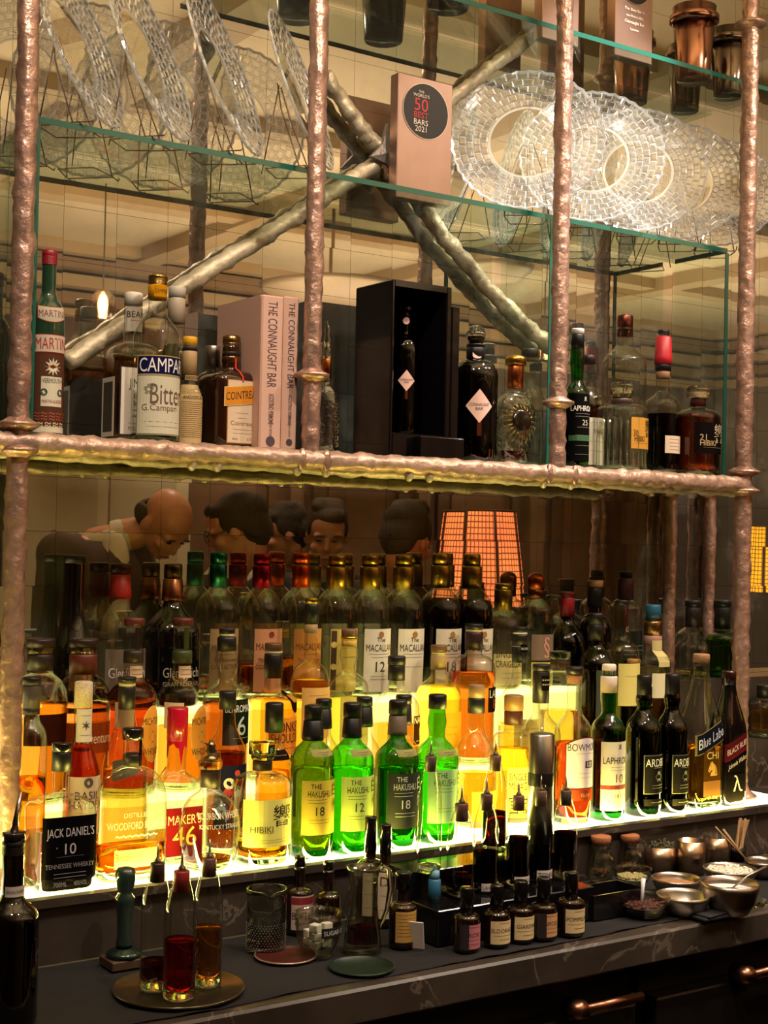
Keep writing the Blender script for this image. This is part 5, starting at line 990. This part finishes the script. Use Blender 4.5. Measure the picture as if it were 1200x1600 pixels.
# black tray, jars, bowls, tins
def tray2():
    p, m = base_at(958, 1432); 
    ro = thing('black_caddy', 'open black box between the bitters bottles and the berry bowl', 'box', (p.x+.01, p.y+.03, ZB)); gl = pbr('0e0c0e', .25, coat=.4); w, d, h, t = .06, .035, .042, .003
    one('base', lambda b: b.box((-w, -d, 0), (w, d, t), gl), ro)
    one('wall', lambda b: (b.box((-w, -d, t), (w, -d+t, h), gl), b.box((-w, d-t, t), (w, d, h), gl), b.box((-w, -d+t, t), (-w+t, d-t, h), gl), b.box((w-t, -d+t, t), (w, d-t, h), gl)), ro)
tray2()
def jar(px, top, bot, w, lb, z0=ZB):
    p = at_z(px, bot, z0); m = depth(p)/FPX; R = w/2*m; H = at_y(px, top, p.y).z-z0
    ro = thing('spice_jar', lb, 'jar', (p.x, p.y, z0)); 
    one('glass_wall', lambda b: b.lathe([(0, 0), (R*.85, 0), (R, .005), (R, H*.5), (R*.8, H*.62), (R*.72, H*.66), (R*.72, H*.78), (R*.82, H*.82), (R*.78, H*.83), (R*.66, H*.78), (R*.66, H*.64), (R*.94, H*.5), (R*.92, .006), (0, .006)], SGc(), 28), ro)
    one('spices', lambda b: [b.sphere((R*.6*math.cos(k*2.4)*math.sqrt((k % 9)/9), R*.6*math.sin(k*2.4)*math.sqrt((k % 9)/9), .011+.003*(k//9)), (.0045, .004, .0028), pbr('5a3018', .8, var=.3, vscale=200.), 6, 5) for k in range(36)], ro)['kind'] = 'stuff'
    one('cork', lambda b: b.lathe([(0, H*.80), (R*.64, H*.80), (R*.78, H*.9), (R*.8, H*.98), (R*.74, H), (0, H)], capmat('k:a4653c'), 24), ro)
jar(938, 1306, 1376, 40, 'cork-stoppered spice jar nearest the syrup bottles'); jar(983, 1304, 1366, 38, 'cork-stoppered spice jar touching the herb tin')
def bowl(px, py, w, dep, nm, lb, mat, fill=None, fz=.6, z0=ZB, rough_fill=False):
    """px, py: centre of the rim ellipse; w its width; dep the bowl's height in metres"""
    p = at_z(px, py, z0+dep); m = depth(p)/FPX; R = w/2*m; H = dep; t = .0022
    ro = thing(nm, lb, 'bowl', (p.x, p.y, z0))
    one('shell', lambda b: b.lathe([(0, 0), (R*.55, 0), (R*.62, .002), (R*.85, H*.4), (R*.97, H*.8), (R, H), (R-t, H), (R*.97-t, H*.8), (R*.85-t, H*.4), (R*.6, .004), (0, .004)], mat, 40), ro)
    if fill:
        fc, nmf = fill
        def ff(b):
            n, k = 40, 8; vs = [(0, 0, H*fz+.003)]; fs = []; rr0 = R*(.85+.12*(fz-.4)/.4)-t*1.4
            for j in range(1, k+1):
                for i in range(n):
                    a = 2*PI*i/n; r = rr0*j/k; x, y = r*math.cos(a), r*math.sin(a); vs.append((x, y, H*fz+(.004*(1-j/k)+.0025*noise.noise(Vector((x*90, y*90, px))))*(j < k)))
            for i in range(n): fs.append((0, 1+i, 1+(i+1) % n))
            for j in range(k-1):
                for i in range(n): fs.append((1+j*n+i, 1+(j+1)*n+i, 1+(j+1)*n+(i+1) % n, 1+j*n+(i+1) % n))
            b.add(vs, fs, pbr(fc, .85, var=.2, vscale=150., bump=.5, bscale=400.))
            if rough_fill:
                rnd = random.Random(int(px)); c2 = pbr(rough_fill, .7, var=.3, vscale=200.)
                for q in range(90):
                    a = rnd.uniform(0, 2*PI); r = rr0*.92*math.sqrt(rnd.random()); b.sphere((r*math.cos(a), r*math.sin(a), H*fz+.003), (.0035, .003, .0025), c2, 6, 4)
        one(nmf, ff, ro)['kind'] = 'stuff'
    return ro, p, R
st = pbr('a89c90', .30, 1., bump=.03); st2 = pbr('bcb0a0', .35, 1., bump=.03); gg = solid_glass('f6f8f4', 1.4)
bowl(988, 1356, 60, .036, 'seed_bowl', 'clear glass bowl of pale seeds in front of the spice jars', SGc(), ('c8b88c', 'seeds'), .5, rough_fill='b8a878')
ro, p, R = bowl(1006, 1400, 82, .034, 'berry_bowl', 'clear glass bowl of dried dark berries with a white spoon', SGc(), ('4a2018', 'berries'), .55, rough_fill='5a2418')
o = one('spoon', lambda b: b.tube([(-.004, 0, .024), (.001, .004, .045), (.006, .008, .062)], [.0035, .003, .0045], pbr('e0e0e4', .4), 8), loc=(p.x, p.y, ZB)); tag(o, 'short white plastic spoon stuck in the dried berries', 'spoon')
bowl(1057, 1371, 78, .03, 'cocoa_bowl', 'shallow steel bowl of cocoa-brown powder', st, ('a8764c', 'powder'), .62)
bowl(1068, 1397, 84, .034, 'empty_bowl', 'shallow empty steel bowl right of the berry bowl', st2)
bowl(1141, 1356, 84, .03, 'salt_bowl', 'steel bowl heaped with coarse white flakes', st, ('ddd0bc', 'flakes'), .8, rough_fill='e8dccc')
ro, p, R = bowl(1141, 1378, 92, .055, 'sugar_bowl', 'deep steel bowl of fine white sugar', st, ('f0ece8', 'sugar'), .75)
o = one('sugar_spoon', lambda b: (b.sphere((-.01, 0, .044), (.012, .008, .003), st2, 12, 8), b.tube([(-.002, 0, .045), (.03, -.006, .064), (.07, -.012, .076)], [.002, .002, .003], st2, 8)), loc=(p.x+.004, p.y-.004, ZB)); tag(o, 'steel spoon dipping into the white sugar', 'spoon')
bowl(1192, 1344, 56, .032, 'rim_bowl', 'steel bowl cut by the right edge of the picture', st)
def tin(px, top, bot, w, lb, herb=False):
    p = at_z(px, bot, ZB); m = depth(p)/FPX; R = w/2*m; H = at_y(px, (top+7), p.y).z-ZB
    ro = thing('metal_tin', lb, 'tin', (p.x, p.y, ZB), 'open steel tins by the stone upstand')
    one('wall', lambda b: b.lathe([(0, 0), (R, 0), (R, H), (R-.0012, H), (R-.0012, .003), (0, .003)], pbr('b89c80', .3, 1., bump=.03), 32), ro)
    if herb:
        def hb(b):
            rnd = random.Random(5); g = pbr('5a5436', .9, var=.3, vscale=200.)
            for k in range(110):
                a = rnd.uniform(0, 6.28); r = R*.85*math.sqrt(rnd.random()); x, y = r*math.cos(a), r*math.sin(a); z = H-.004+rnd.uniform(0, .008); q = Vector((rnd.uniform(-1, 1), rnd.uniform(-1, 1), rnd.uniform(-.2, 1)))*.010
                b.tube([(x, y, z), (x+q.x*.6, y+q.y*.5, z+q.z*.8), (x+q.x, y+q.y, z+q.z*.7)], [.0009, .0016, .0006], g, 5)
            b.lathe([(0, H-.006), (R*.96, H-.008)], g, 20)
        one('dried_herbs', hb, ro)['kind'] = 'stuff'
    return p, R, H
tin(1031, 1314, 1359, 50, 'open steel tin heaped with dried herbs', True); tin(1079, 1306, 1362, 44, 'open steel tin between the herb tin and the far tin'); tin(1119, 1300, 1344, 44, 'open steel tin nearest the wooden sticks')
def picks():
    p, m = base_at(1152, 1343); rnd = random.Random(3); lm = pbr('c09868', .7, var=.15, vscale=60.); R = .017; 
    ro = thing('stick_cup', 'dark low cup holding the wooden sticks', 'cup', (p.x, p.y, ZB)); one('wall', lambda b: b.lathe([(0, 0), (R, 0), (R*1.05, .028), (R*.98, .028), (R*.93, .003), (0, .003)], pbr('2c2420', .3, .6), 24), ro)
    H = at_y(1158, 1282, p.y).z-ZB
    for k in range(10):
        a = k*.7; x, y = .010*math.cos(a), .010*math.sin(a); t = .012+.022*rnd.random()
        o = one('wooden_stick', lambda b: b.box((-.0028, -.0009, 0), (.0028, .0009, H*rnd.uniform(.88, 1)), lm, Matrix.Shear('XY', 4, (t/H, rnd.uniform(-.1, .1)))), loc=(p.x+x*.7, p.y+y*.7, ZB+.0035), smooth=False)
        tag(o, 'flat pale wooden stick standing in the dark cup', 'stick', 'flat wooden sticks')
    for k, (a, c) in enumerate((((1112, 1332), (1080+70, 1290)),)): pass
    for (x0, y0, x1, y1, lb) in ((1162, 1340, 1118, 1292, 'thin brown straw leaning left across the steel tins'), (1164, 1342, 1130, 1296, 'thicker tan stick leaning left out of the dark cup')):
        A = at_y(x0, y0, p.y-.02); B = at_y(x1, y1, p.y-.005); A.z = max(A.z, ZB+.003)
        o = one('straw', lambda b: b.tube([A-Vector((p.x, p.y, 0)), B-Vector((p.x, p.y, 0))], .0016 if 'thin' in lb else .0026, lm, 8), loc=(p.x, p.y, 0)); tag(o, lb, 'straw')
picks()
def crystals():
    p, m = base_at(1186, 1418); o = one('glass_beads', lambda b: [b.sphere((x, y, .007), .0072, gg, 12, 8) for x, y in ((-.014, 0), (0, -.004), (.014, .002), (.006, .011), (-.008, .012))], loc=(p.x, p.y, ZB+.0005)); tag(o, 'cluster of clear glass knobs at the right edge of the counter', 'glass', kind='thing')
crystals()
o = one('folded_napkin', lambda b: (b.box((-.05, -.02, 0), (.05, .02, .006), pbr('18161b', .85), bev=.002), b.box((-.045, -.018, .0062), (.03, .018, .010), pbr('1c1a20', .85), Matrix.Rotation(.1, 4, 'Z'), bev=.002)), loc=tuple(base_at(1120, 1432)[0])); o.location.z = ZB+.0005
tag(o, 'black folded napkin in front of the deep sugar bowl', 'napkin')
# ------------------------------------------------------------------ seen in the mirror: guests, lamps, wall lights
def capsule(b, a, c, ra, rc, mat, n=14, k=7):
    a, c = Vector(a), Vector(c); pts = []; rr = []; d = (c-a); L = d.length; d.normalize()
    for i in range(k): q = math.sin(PI/2*i/k); pts.append(a-d*ra*math.cos(PI/2*i/k)); rr.append(max(.0005, ra*q))
    for i in range(5): t = i/4; pts.append(a+(c-a)*t); rr.append(ra+(rc-ra)*t)
    for i in range(1, k+1): q = math.cos(PI/2*i/k); pts.append(c+d*rc*math.sin(PI/2*i/k)); rr.append(max(.0005, rc*q))
    b.tube(pts, rr, mat, n)
def fuse(name, b, parent, vox, mat, smooth=6):
    o = b.obj(name); r = o.modifiers.new('fuse', 'REMESH'); r.mode = 'VOXEL'; r.voxel_size = vox; r.use_smooth_shade = True
    s = o.modifiers.new('smooth', 'SMOOTH'); s.iterations = smooth; s.factor = .5
    dg = bpy.context.evaluated_depsgraph_get(); me = bpy.data.meshes.new_from_object(o.evaluated_get(dg)); bpy.data.objects.remove(o)
    me.materials.clear(); me.materials.append(mat); p = bpy.data.objects.new(name, me); COL.objects.link(p)
    for f in me.polygons: f.use_smooth = True
    if parent: p.parent = parent
    return p
def person(px, py, y, yaw, pitch, lb, off=(0, -.10, -.23), hair='2a1c14', jacket='2c2220', bald=False, glasses=False, lean=.28, collar=True, roll=0., sc=1.):
    hc = seen(px, py, y)                                    # head centre
    skin = pbr('c98a6c', .42, var=.06, vscale=40.); sk = skin
    ro = thing('person', lb, 'person', (hc.x, hc.y, 0)); ro.rotation_euler = (0, 0, 0)
    Rz = Matrix.Rotation(yaw, 4, 'Z')                        # figure faces +y before the turn
    Hd = Matrix.Translation((0, 0, hc.z)) @ Rz @ Matrix.Rotation(roll, 4, 'Y') @ Matrix.Rotation(-pitch, 4, 'X') @ Matrix.Scale(sc, 4)
    E = []
    b = MB()
    def el(c, r): b.sphere(c, r, sk, 20, 14, Hd)
    el((0, -.012, .035), (.076, .097, .088)); el((0, .012, -.035), (.060, .078, .075)); el((0, .045, -.078), (.038, .038, .03))     # skull, face, chin
    el((0, .088, -.022), (.012, .020, .014)); capsule(b, Hd @ Vector((0, .082, .018)), Hd @ Vector((0, .100, -.018)), .009, .011, sk)   # nose
    el((-.033, .066, .022), (.026, .018, .010)); el((.033, .066, .022), (.026, .018, .010)); el((0, .080, -.052), (.024, .014, .007)); el((0, .077, -.063), (.020, .014, .008))
    el((-.042, .055, -.025), (.022, .022, .02)); el((.042, .055, -.025), (.022, .022, .02))
    for s in (-1, 1): el((s*.076, -.012, -.008), (.010, .020, .032))
    sh = Rz @ Vector((0, -lean*1.0, 0)); nb = Hd @ Vector((0, -.035, -.075))
    S = Vector(off)+Vector((0, 0, hc.z)); capsule(b, nb, S, .052, .062, sk)
    A = lambda x, y_, z: (Rz @ Vector((x, y_, 0)))+Vector((0, 0, z))
    hip = A(0, -lean*1.15, .98)+Vector((S.x*.5, S.y*.5, 0)); capsule(b, S+Vector((0, 0, -.12)), hip, .125, .13, sk)
    JT = MB()
    shl = {}
    for s in (-1, 1):
        s0 = Vector(S)+(Rz @ Vector((s*.165, 0, 0)))+Vector((0, 0, -.035)); e0 = s0+(Rz @ Vector((s*.07, .05, 0)))+Vector((0, 0, -.27)); h0 = e0+(Rz @ Vector((-s*.08, .22, 0)))+Vector((0, 0, -.02))
        capsule(b, S+Vector((0, 0, -.03)), s0, .055, .055, sk); capsule(b, s0, e0, .048, .038, sk); capsule(b, e0, h0, .036, .026, sk)
        capsule(b, h0, h0+(Rz @ Vector((-s*.01, .05, 0))), .026, .03, sk)
        for k in range(4):
            f0 = h0+(Rz @ Vector((s*(.026-.017*k), .085, 0))); capsule(b, f0-(Rz @ Vector((0, .03, 0))), f0+(Rz @ Vector((0, .02+.006*(k in (1, 2)), 0)))+Vector((0, 0, -.012)), .0085, .0075, sk, 8, 3)
        capsule(b, h0+(Rz @ Vector((-s*.03, .03, 0))), h0+(Rz @ Vector((-s*.055, .065, 0))), .010, .008, sk, 8, 3)
        kn = A(s*.1, -lean*1.1+.02, .52); ft = A(s*.1, -lean*1.1, .09)
        capsule(b, hip+(Rz @ Vector((s*.08, 0, -.03))), kn, .08, .056, sk); capsule(b, kn, ft, .053, .04, sk); capsule(b, ft+Vector((0, 0, -.04)), ft+(Rz @ Vector((0, .14, 0)))+Vector((0, 0, -.05)), .036, .03, sk)
        shl[s] = (s0, e0, h0, kn, ft)
    body = fuse('body', b, ro, .0065, skin, 3)
    # clothes
    jm = pbr(jacket, .85, var=.1, vscale=30.); j = MB(); capsule(j, S+Vector((0, 0, -.13)), hip+Vector((0, 0, -.06)), .152, .155, jm)
    for s in (-1, 1):
        s0, e0, h0, kn, ft = shl[s]; capsule(j, S+Vector((0, 0, -.055))+(Rz @ Vector((s*.04, -.01, 0))), s0, .072, .073, jm); capsule(j, s0, e0, .07, .055, jm); capsule(j, e0, e0+(h0-e0)*.8, .054, .043, jm)
        capsule(j, S+(Rz @ Vector((s*.05, -.02, 0)))+Vector((0, 0, -.02)), s0, .05, .065, jm)
    fuse('jacket', j, ro, .012, jm, 5)
    tm = pbr('191619', .85); t = MB()
    for s in (-1, 1):
        s0, e0, h0, kn, ft = shl[s]; capsule(t, hip+(Rz @ Vector((s*.08, 0, -.03))), kn, .105, .075, tm); capsule(t, kn, ft+Vector((0, 0, .02)), .073, .06, tm)
    fuse('trousers', t, ro, .016, tm, 4)
    sm = pbr('d8cdbb', .8)
    def shirt(q):
        f = Rz @ Vector((0, 1, 0)); c = S+Vector((0, 0, -.10))
        capsule(q, nb.lerp(S, .55)+Vector((0, 0, .0)), S+Vector((0, 0, -.02)), .060, .075, sm)
        q.sphere(c+f*.085+Vector((0, 0, -.07)), (.06, .06, .21), sm, 16, 12); 
    one('shirt', shirt, ro)
    if hair:
        hm = pbr(hair, .75, bump=.8, bscale=160., var=.3, vscale=90.); h = MB()
        def he(c, r): h.sphere(c, r, hm, 20, 14, Hd)
        if bald:
            for s in (-1, 1): he((s*.062, -.05, -.012), (.018, .05, .035))
            he((0, -.095, -.015), (.06, .02, .04))
        else:
            he((0, -.032, .060), (.084, .098, .080)); he((0, -.07, .0), (.076, .055, .085)); he((.01, .020, .088), (.060, .056, .034)); he((-.03, -.02, .118), (.04, .05, .028)); he((.03, -.05, .105), (.04, .045, .03)); he((.0, -.09, .03), (.05, .03, .05))
            for s in (-1, 1): he((s*.072, -.018, .035), (.013, .05, .045))
        fuse('hair', h, ro, .007, hm, 2)
    one('eyes', lambda q: [q.sphere((s*.031, .078, .008), (.012, .006, .0035), pbr('1c1210', .3), 12, 8, Hd) for s in (-1, 1)], ro)
    one('eyebrows', lambda q: [q.sphere((s*.033, .083, .027), (.019, .005, .0035), pbr('3a261c', .8), 12, 8, Hd) for s in (-1, 1)], ro)
    one('lips', lambda q: q.sphere((0, .0905, -.058), (.021, .006, .0045), pbr('9a5648', .5), 12, 8, Hd), ro)
    if glasses:
        gm = pbr('14110f', .3)
        one('glasses', lambda q: [q.tube([Hd @ Vector((s*.034+.022*math.cos(k*PI/8), .096, .008+.018*math.sin(k*PI/8))) for k in range(17)], .0018, gm, 6) for s in (-1, 1)]+[q.tube([Hd @ Vector(v) for v in ((s*.056, .094, .012), (s*.080, .0, .010))], .002, gm, 6) for s in (-1, 1)], ro)
PYY = -2.0
person(258, 822, -2.0, -.35, .95, 'bald person in a dark suit and white shirt looking down, seen in the mirror', (-.19, -.14, -.06), '3a2c24', '4a342a', bald=True)
person(368, 832, -1.95, 2.3, .35, 'dark-haired person with glasses turned away, seen in the mirror', (-.02, -.08, -.18), '2a1a12', '2c2422', glasses=True)
person(440, 836, -2.85, 2.0, .3, 'dark-haired person turned away between the guest with glasses and a balding one', (0, -.08, -.18), '2a1a12', '241d1c')
person(512, 838, -2.35, .5, .35, 'person with receding brown hair looking down, seen in the mirror', (0, -.12, -.18), '3a2418', '1c1820')
person(638, 846, -1.75, -2.0, .35, 'curly-haired person facing away at the orange lampshade, seen in the mirror', (.03, -.10, -.18), '301f16', '2a2024')
# bar the guests lean on
def bar():
    r = thing('guest_bar', 'wooden bar the mirrored guests stand behind', 'bar counter', (4.2, -1.22, 0)); w = pbr('3a2418', .35, var=.3, vscale=6.)
    one('top', lambda b: b.box((-2.4, -.16, 1.0), (2.4, .22, 1.04), w, bev=.004), r); one('front', lambda b: b.box((-2.35, -.1, 0), (2.35, .16, .999), w), r)
bar()
def lamp(px, top, bot, w1, w2, y, lb, c1, s):
    pt = seen(px, top, y); pb = seen(px, bot, y); D = depth(Vector((pt.x, -y, pt.z))); m = D/FPX; h = pt.z-pb.z; Rt, Rb = w1/2*m, w2/2*m
    ro = thing('table_lamp', lb, 'lamp', (pt.x, y, 1.0405)); z0 = pb.z-1.0405
    mm, nt, out = newmat('woven_lit_shade'); tc = N(nt, 'ShaderNodeTexCoord'); sp = N(nt, 'ShaderNodeSeparateXYZ'); nt.links.new(tc.outputs['UV'], sp.inputs[0])
    def tri(sock, freq, thr):
        a = N(nt, 'ShaderNodeMath', operation='MULTIPLY'); a.inputs[1].default_value = freq; nt.links.new(sock, a.inputs[0])
        f = N(nt, 'ShaderNodeMath', operation='FRACT'); nt.links.new(a.outputs[0], f.inputs[0]); g = N(nt, 'ShaderNodeMath', operation='GREATER_THAN'); g.inputs[1].default_value = thr; nt.links.new(f.outputs[0], g.inputs[0]); return g.outputs[0]
    g = tri(sp.outputs[1], 16, .22)
    gx = tri(sp.outputs[0], 64, .25); mu = N(nt, 'ShaderNodeMath', operation='MULTIPLY'); nt.links.new(g, mu.inputs[0]); nt.links.new(gx, mu.inputs[1])
    nz = N(nt, 'ShaderNodeTexNoise', Scale=6.); nt.links.new(tc.outputs['Object'], nz.inputs['Vector'])
    cr = N(nt, 'ShaderNodeMix', data_type='RGBA'); cr.inputs[6].default_value = (*srgb(c1[0]), 1); cr.inputs[7].default_value = (*srgb(c1[1]), 1); nt.links.new(nz.outputs[0], cr.inputs[0])
    em = N(nt, 'ShaderNodeEmission'); nt.links.new(cr.outputs[2], em.inputs[0])
    st_ = N(nt, 'ShaderNodeMath', operation='MULTIPLY_ADD'); st_.inputs[1].default_value = s; st_.inputs[2].default_value = s*.22; nt.links.new(mu.outputs[0], st_.inputs[0]); nt.links.new(st_.outputs[0], em.inputs[1]); nt.links.new(em.outputs[0], out.inputs[0])
    b = MB(); n = 48; vs = []; fs = []
    for j, (r, z) in enumerate(((Rb, z0), (Rt, z0+h))):
        for k in range(n): vs.append((r*math.cos(2*PI*k/n), r*math.sin(2*PI*k/n), z))
    for k in range(n): fs.append((k, (k+1) % n, n+(k+1) % n, n+k))
    b.add(vs, fs, mm); sh = b.obj('lamp_shade', ro); uv = sh.data.uv_layers.new(name='uv')
    for f in sh.data.polygons:
        k = f.index
        for li, (u, v) in zip(f.loop_indices, ((k/n, 0), ((k+1)/n, 0), ((k+1)/n, 1), (k/n, 1))): uv.data[li].uv = (u, v)
    sd = sh.modifiers.new('thickness', 'SOLIDIFY'); sd.thickness = .003
    one('shade_ribs', lambda b: [b.tube([(Rb*1.01*math.cos(a), Rb*1.01*math.sin(a), z0), (Rt*1.01*math.cos(a), Rt*1.01*math.sin(a), z0+h)], .0045, pbr('4a2418', .6), 8) for a in [k*PI/4+.25 for k in range(8)]]+[b.tube([(R_*math.cos(k*PI/20), R_*math.sin(k*PI/20), z_) for k in range(41)], .004, pbr('4a2418', .6), 8) for R_, z_ in ((Rb, z0), (Rt, z0+h))], sh)
    one('pole', lambda b: b.tube([(0, 0, .01), (0, 0, z0+h*.3)], .008, pbr('8a6a3c', .3, 1.), 12), ro); one('base', lambda b: b.lathe([(0, 0), (.07, 0), (.07, .008), (.02, .02), (0, .02)], pbr('8a6a3c', .3, 1.), 24), ro)
    l = bpy.data.lights.new('bulb', 'POINT'); l.energy = 5; l.color = (1, .55, .3); l.shadow_soft_size = .03; lo = bpy.data.objects.new('bulb', l); COL.objects.link(lo); lo.parent = ro; lo.location = (0, 0, z0+h*.5)
lamp(750, 800, 948, 112, 148, -1.2, 'table lamp with woven coral-orange shade, reflected above the back bottles', ('ff9448', 'ff6c48'), 1.35)
lamp(1205, 822, 925, 100, 112, -1.2, 'table lamp with woven amber-yellow shade reflected at the right edge', ('ff9a10', 'ffb020'), 1.5)
def sconce(px, py, y, r, lb, s=30):
    p = seen(px, py, y); ro = thing('pendant_light', lb, 'lamp', (p.x, p.y, p.z))
    one('bulb', lambda b: b.sphere((0, 0, 0), (r*.35, r*.35, r*.8), emit((1, .62, .25), s), 12, 10), ro)
    one('lamp_shade', lambda b: b.lathe([(r*.7, -r*.9), (r*.95, -r*.2), (r*.8, r*.6), (r*.4, r)], thin_glass('e0b890', 'a07048', .2), 20), ro)
    one('cord', lambda b: b.tube([(0, 0, r), (0, 0, ZC-p.z-.002)], .004, pbr('3a2a1c', .5), 6), ro)
sconce(160, 476, -4.6, .075, 'small glowing pendant reflected over the white-capped bottle', 30)
sconce(853, 548, -4.4, .06, 'small glowing pendant reflected over the round cognac bottle', 14)
def ceilbowl(px, py, y, R, lb):
    p = seen(px, py, y); ro = thing('ceiling_lamp_bowl', lb, 'lamp', (p.x, p.y, p.z))
    one('bowl', lambda b: b.lathe([(0, -.10), (R*.5, -.09), (R*.9, -.03), (R, 0), (R*.97, .0), (R*.87, -.02), (R*.5, -.075), (0, -.085)], pbr('a8906c', .4, .3), 36), ro)
    one('glow_rim', lambda b: b.lathe([(R*.55, -.070), (R*.93, -.008), (R*.6, -.02)], emit((1, .7, .38), 3.), 36), ro)
    one('stem', lambda b: b.tube([(0, 0, -.08), (0, 0, ZC-p.z-.002)], .01, pbr('8a6a3c', .4, .8), 8), ro)
ceilbowl(520, 448, -4.4, .42, 'wide ceiling lamp bowl reflected behind the black case')
ceilbowl(775, 415, -3.6, .22, 'ceiling lamp bowl reflected beneath the crystal plates')
p = seen(205, 752, -5.6)
def wp(b): b.lathe([(0, -.01), (.14, -.01), (.15, 0), (.15, .02), (.125, .025), (.12, .01), (0, .01)], pbr('e8dcc0', .5), 32, Matrix.Rotation(-PI/2, 4, 'X'))
ro = thing('wall_disc', 'round black disc with a white rim on the far wall behind the bald guest', 'wall decoration', (p.x, YF+.09, p.z)); one('rim', wp, ro); one('black_face', lambda b: b.lathe([(0, .012), (.12, .012), (.12, .016), (0, .016)], pbr('0d0c0b', .4), 32, Matrix.Rotation(-PI/2, 4, 'X')), ro)
# ------------------------------------------------------------------ light
def area(name, loc, to, sx, sy, e, col):
    l = bpy.data.lights.new(name, 'AREA'); l.shape = 'RECTANGLE'; l.size = sx; l.size_y = sy; l.energy = e; l.color = col
    o = bpy.data.objects.new(name, l); COL.objects.link(o); o.location = loc; o.rotation_euler = (Vector(to)-Vector(loc)).to_track_quat('-Z', 'Y').to_euler(); return o
def spot(name, loc, to, e, col, ang=40, r=.03):
    l = bpy.data.lights.new(name, 'SPOT'); l.energy = e; l.color = col; l.spot_size = math.radians(ang); l.spot_blend = .6; l.shadow_soft_size = r
    o = bpy.data.objects.new(name, l); COL.objects.link(o); o.location = loc; o.rotation_euler = (Vector(to)-Vector(loc)).to_track_quat('-Z', 'Y').to_euler(); return o
W = (1, .85, .70)
area('unseen_uplight', (6.0, -4.4, 1.9), (6.0, -4.4, 4), 4.5, 2.4, 100, W)  # added unseen panels, hung in mid-air to wash the ceiling with light
area('unseen_uplight', (2.6, -3.6, 1.9), (2.6, -3.6, 4), 3., 2., 70, W)
area('unseen_uplight', (1.2, -1.0, 2.95), (1.2, -1.0, 4), 3., .5, 26, W)
for x, y, tx, e in ((.3, -1.5, 1.0, 62), (1.3, -1.7, 1.6, 66), (2.5, -1.5, 2.2, 66), (3.2, -1.2, 2.5, 60)):
    spot('added_fill_spot', (x, y, ZC-.12), (tx, -.25, 1.75), e, W, 62, .035)  # added spots without fittings, filling the shelf front with light
for x, y, e in ((2.6, -2.6, 40), (4.2, -2.9, 40), (2.2, -5.4, 90), (4.6, -5.4, 90), (6.8, -5.2, 70)):
    spot('added_fill_spot', (x, y, ZC-.12), (x, y-.3, 0), e, W, 90, .04)  # added spots that brighten the room reflected in the mirror
spot('added_counter_spot', (2.5, -1.0, ZC-.12), (2.15, -.45, ZC0), 60, W, 26, .03)  # added to brighten the bowls at the right of the counter
spot('shelf_spotlight', (2.25, -.55, 3.35), (2.0, -.12, 2.38), 170, (1, .95, .9), 30)
area('added_shelf_uplight', (1.45, -.316, T0+.0015), (1.45, -.30, 3), 1.9, .012, 14, (1., .80, .14))  # added strip strengthening the lit step's yellow glow on the ledge underside
w = bpy.data.worlds.new('room_air'); SC.world = w; w.use_nodes = True
w.node_tree.nodes['Background'].inputs[0].default_value = (1, .75, .5, 1); w.node_tree.nodes['Background'].inputs[1].default_value = .04
SC.view_settings.view_transform = 'Standard'; SC.view_settings.look = 'None'; SC.view_settings.gamma = 1; SC.view_settings.use_curve_mapping = False
SC.view_settings.exposure = 0.42
c = SC.cycles; c.max_bounces = 22; c.transmission_bounces = 16; c.transparent_max_bounces = 40; c.glossy_bounces = 8; c.diffuse_bounces = 3
c.use_denoising = True; c.denoiser = 'OPENIMAGEDENOISE'; c.sample_clamp_indirect = 6.; c.caustics_refractive = True; c.caustics_reflective = False
c.use_adaptive_sampling = True; c.adaptive_threshold = .02; c.blur_glossy = .5
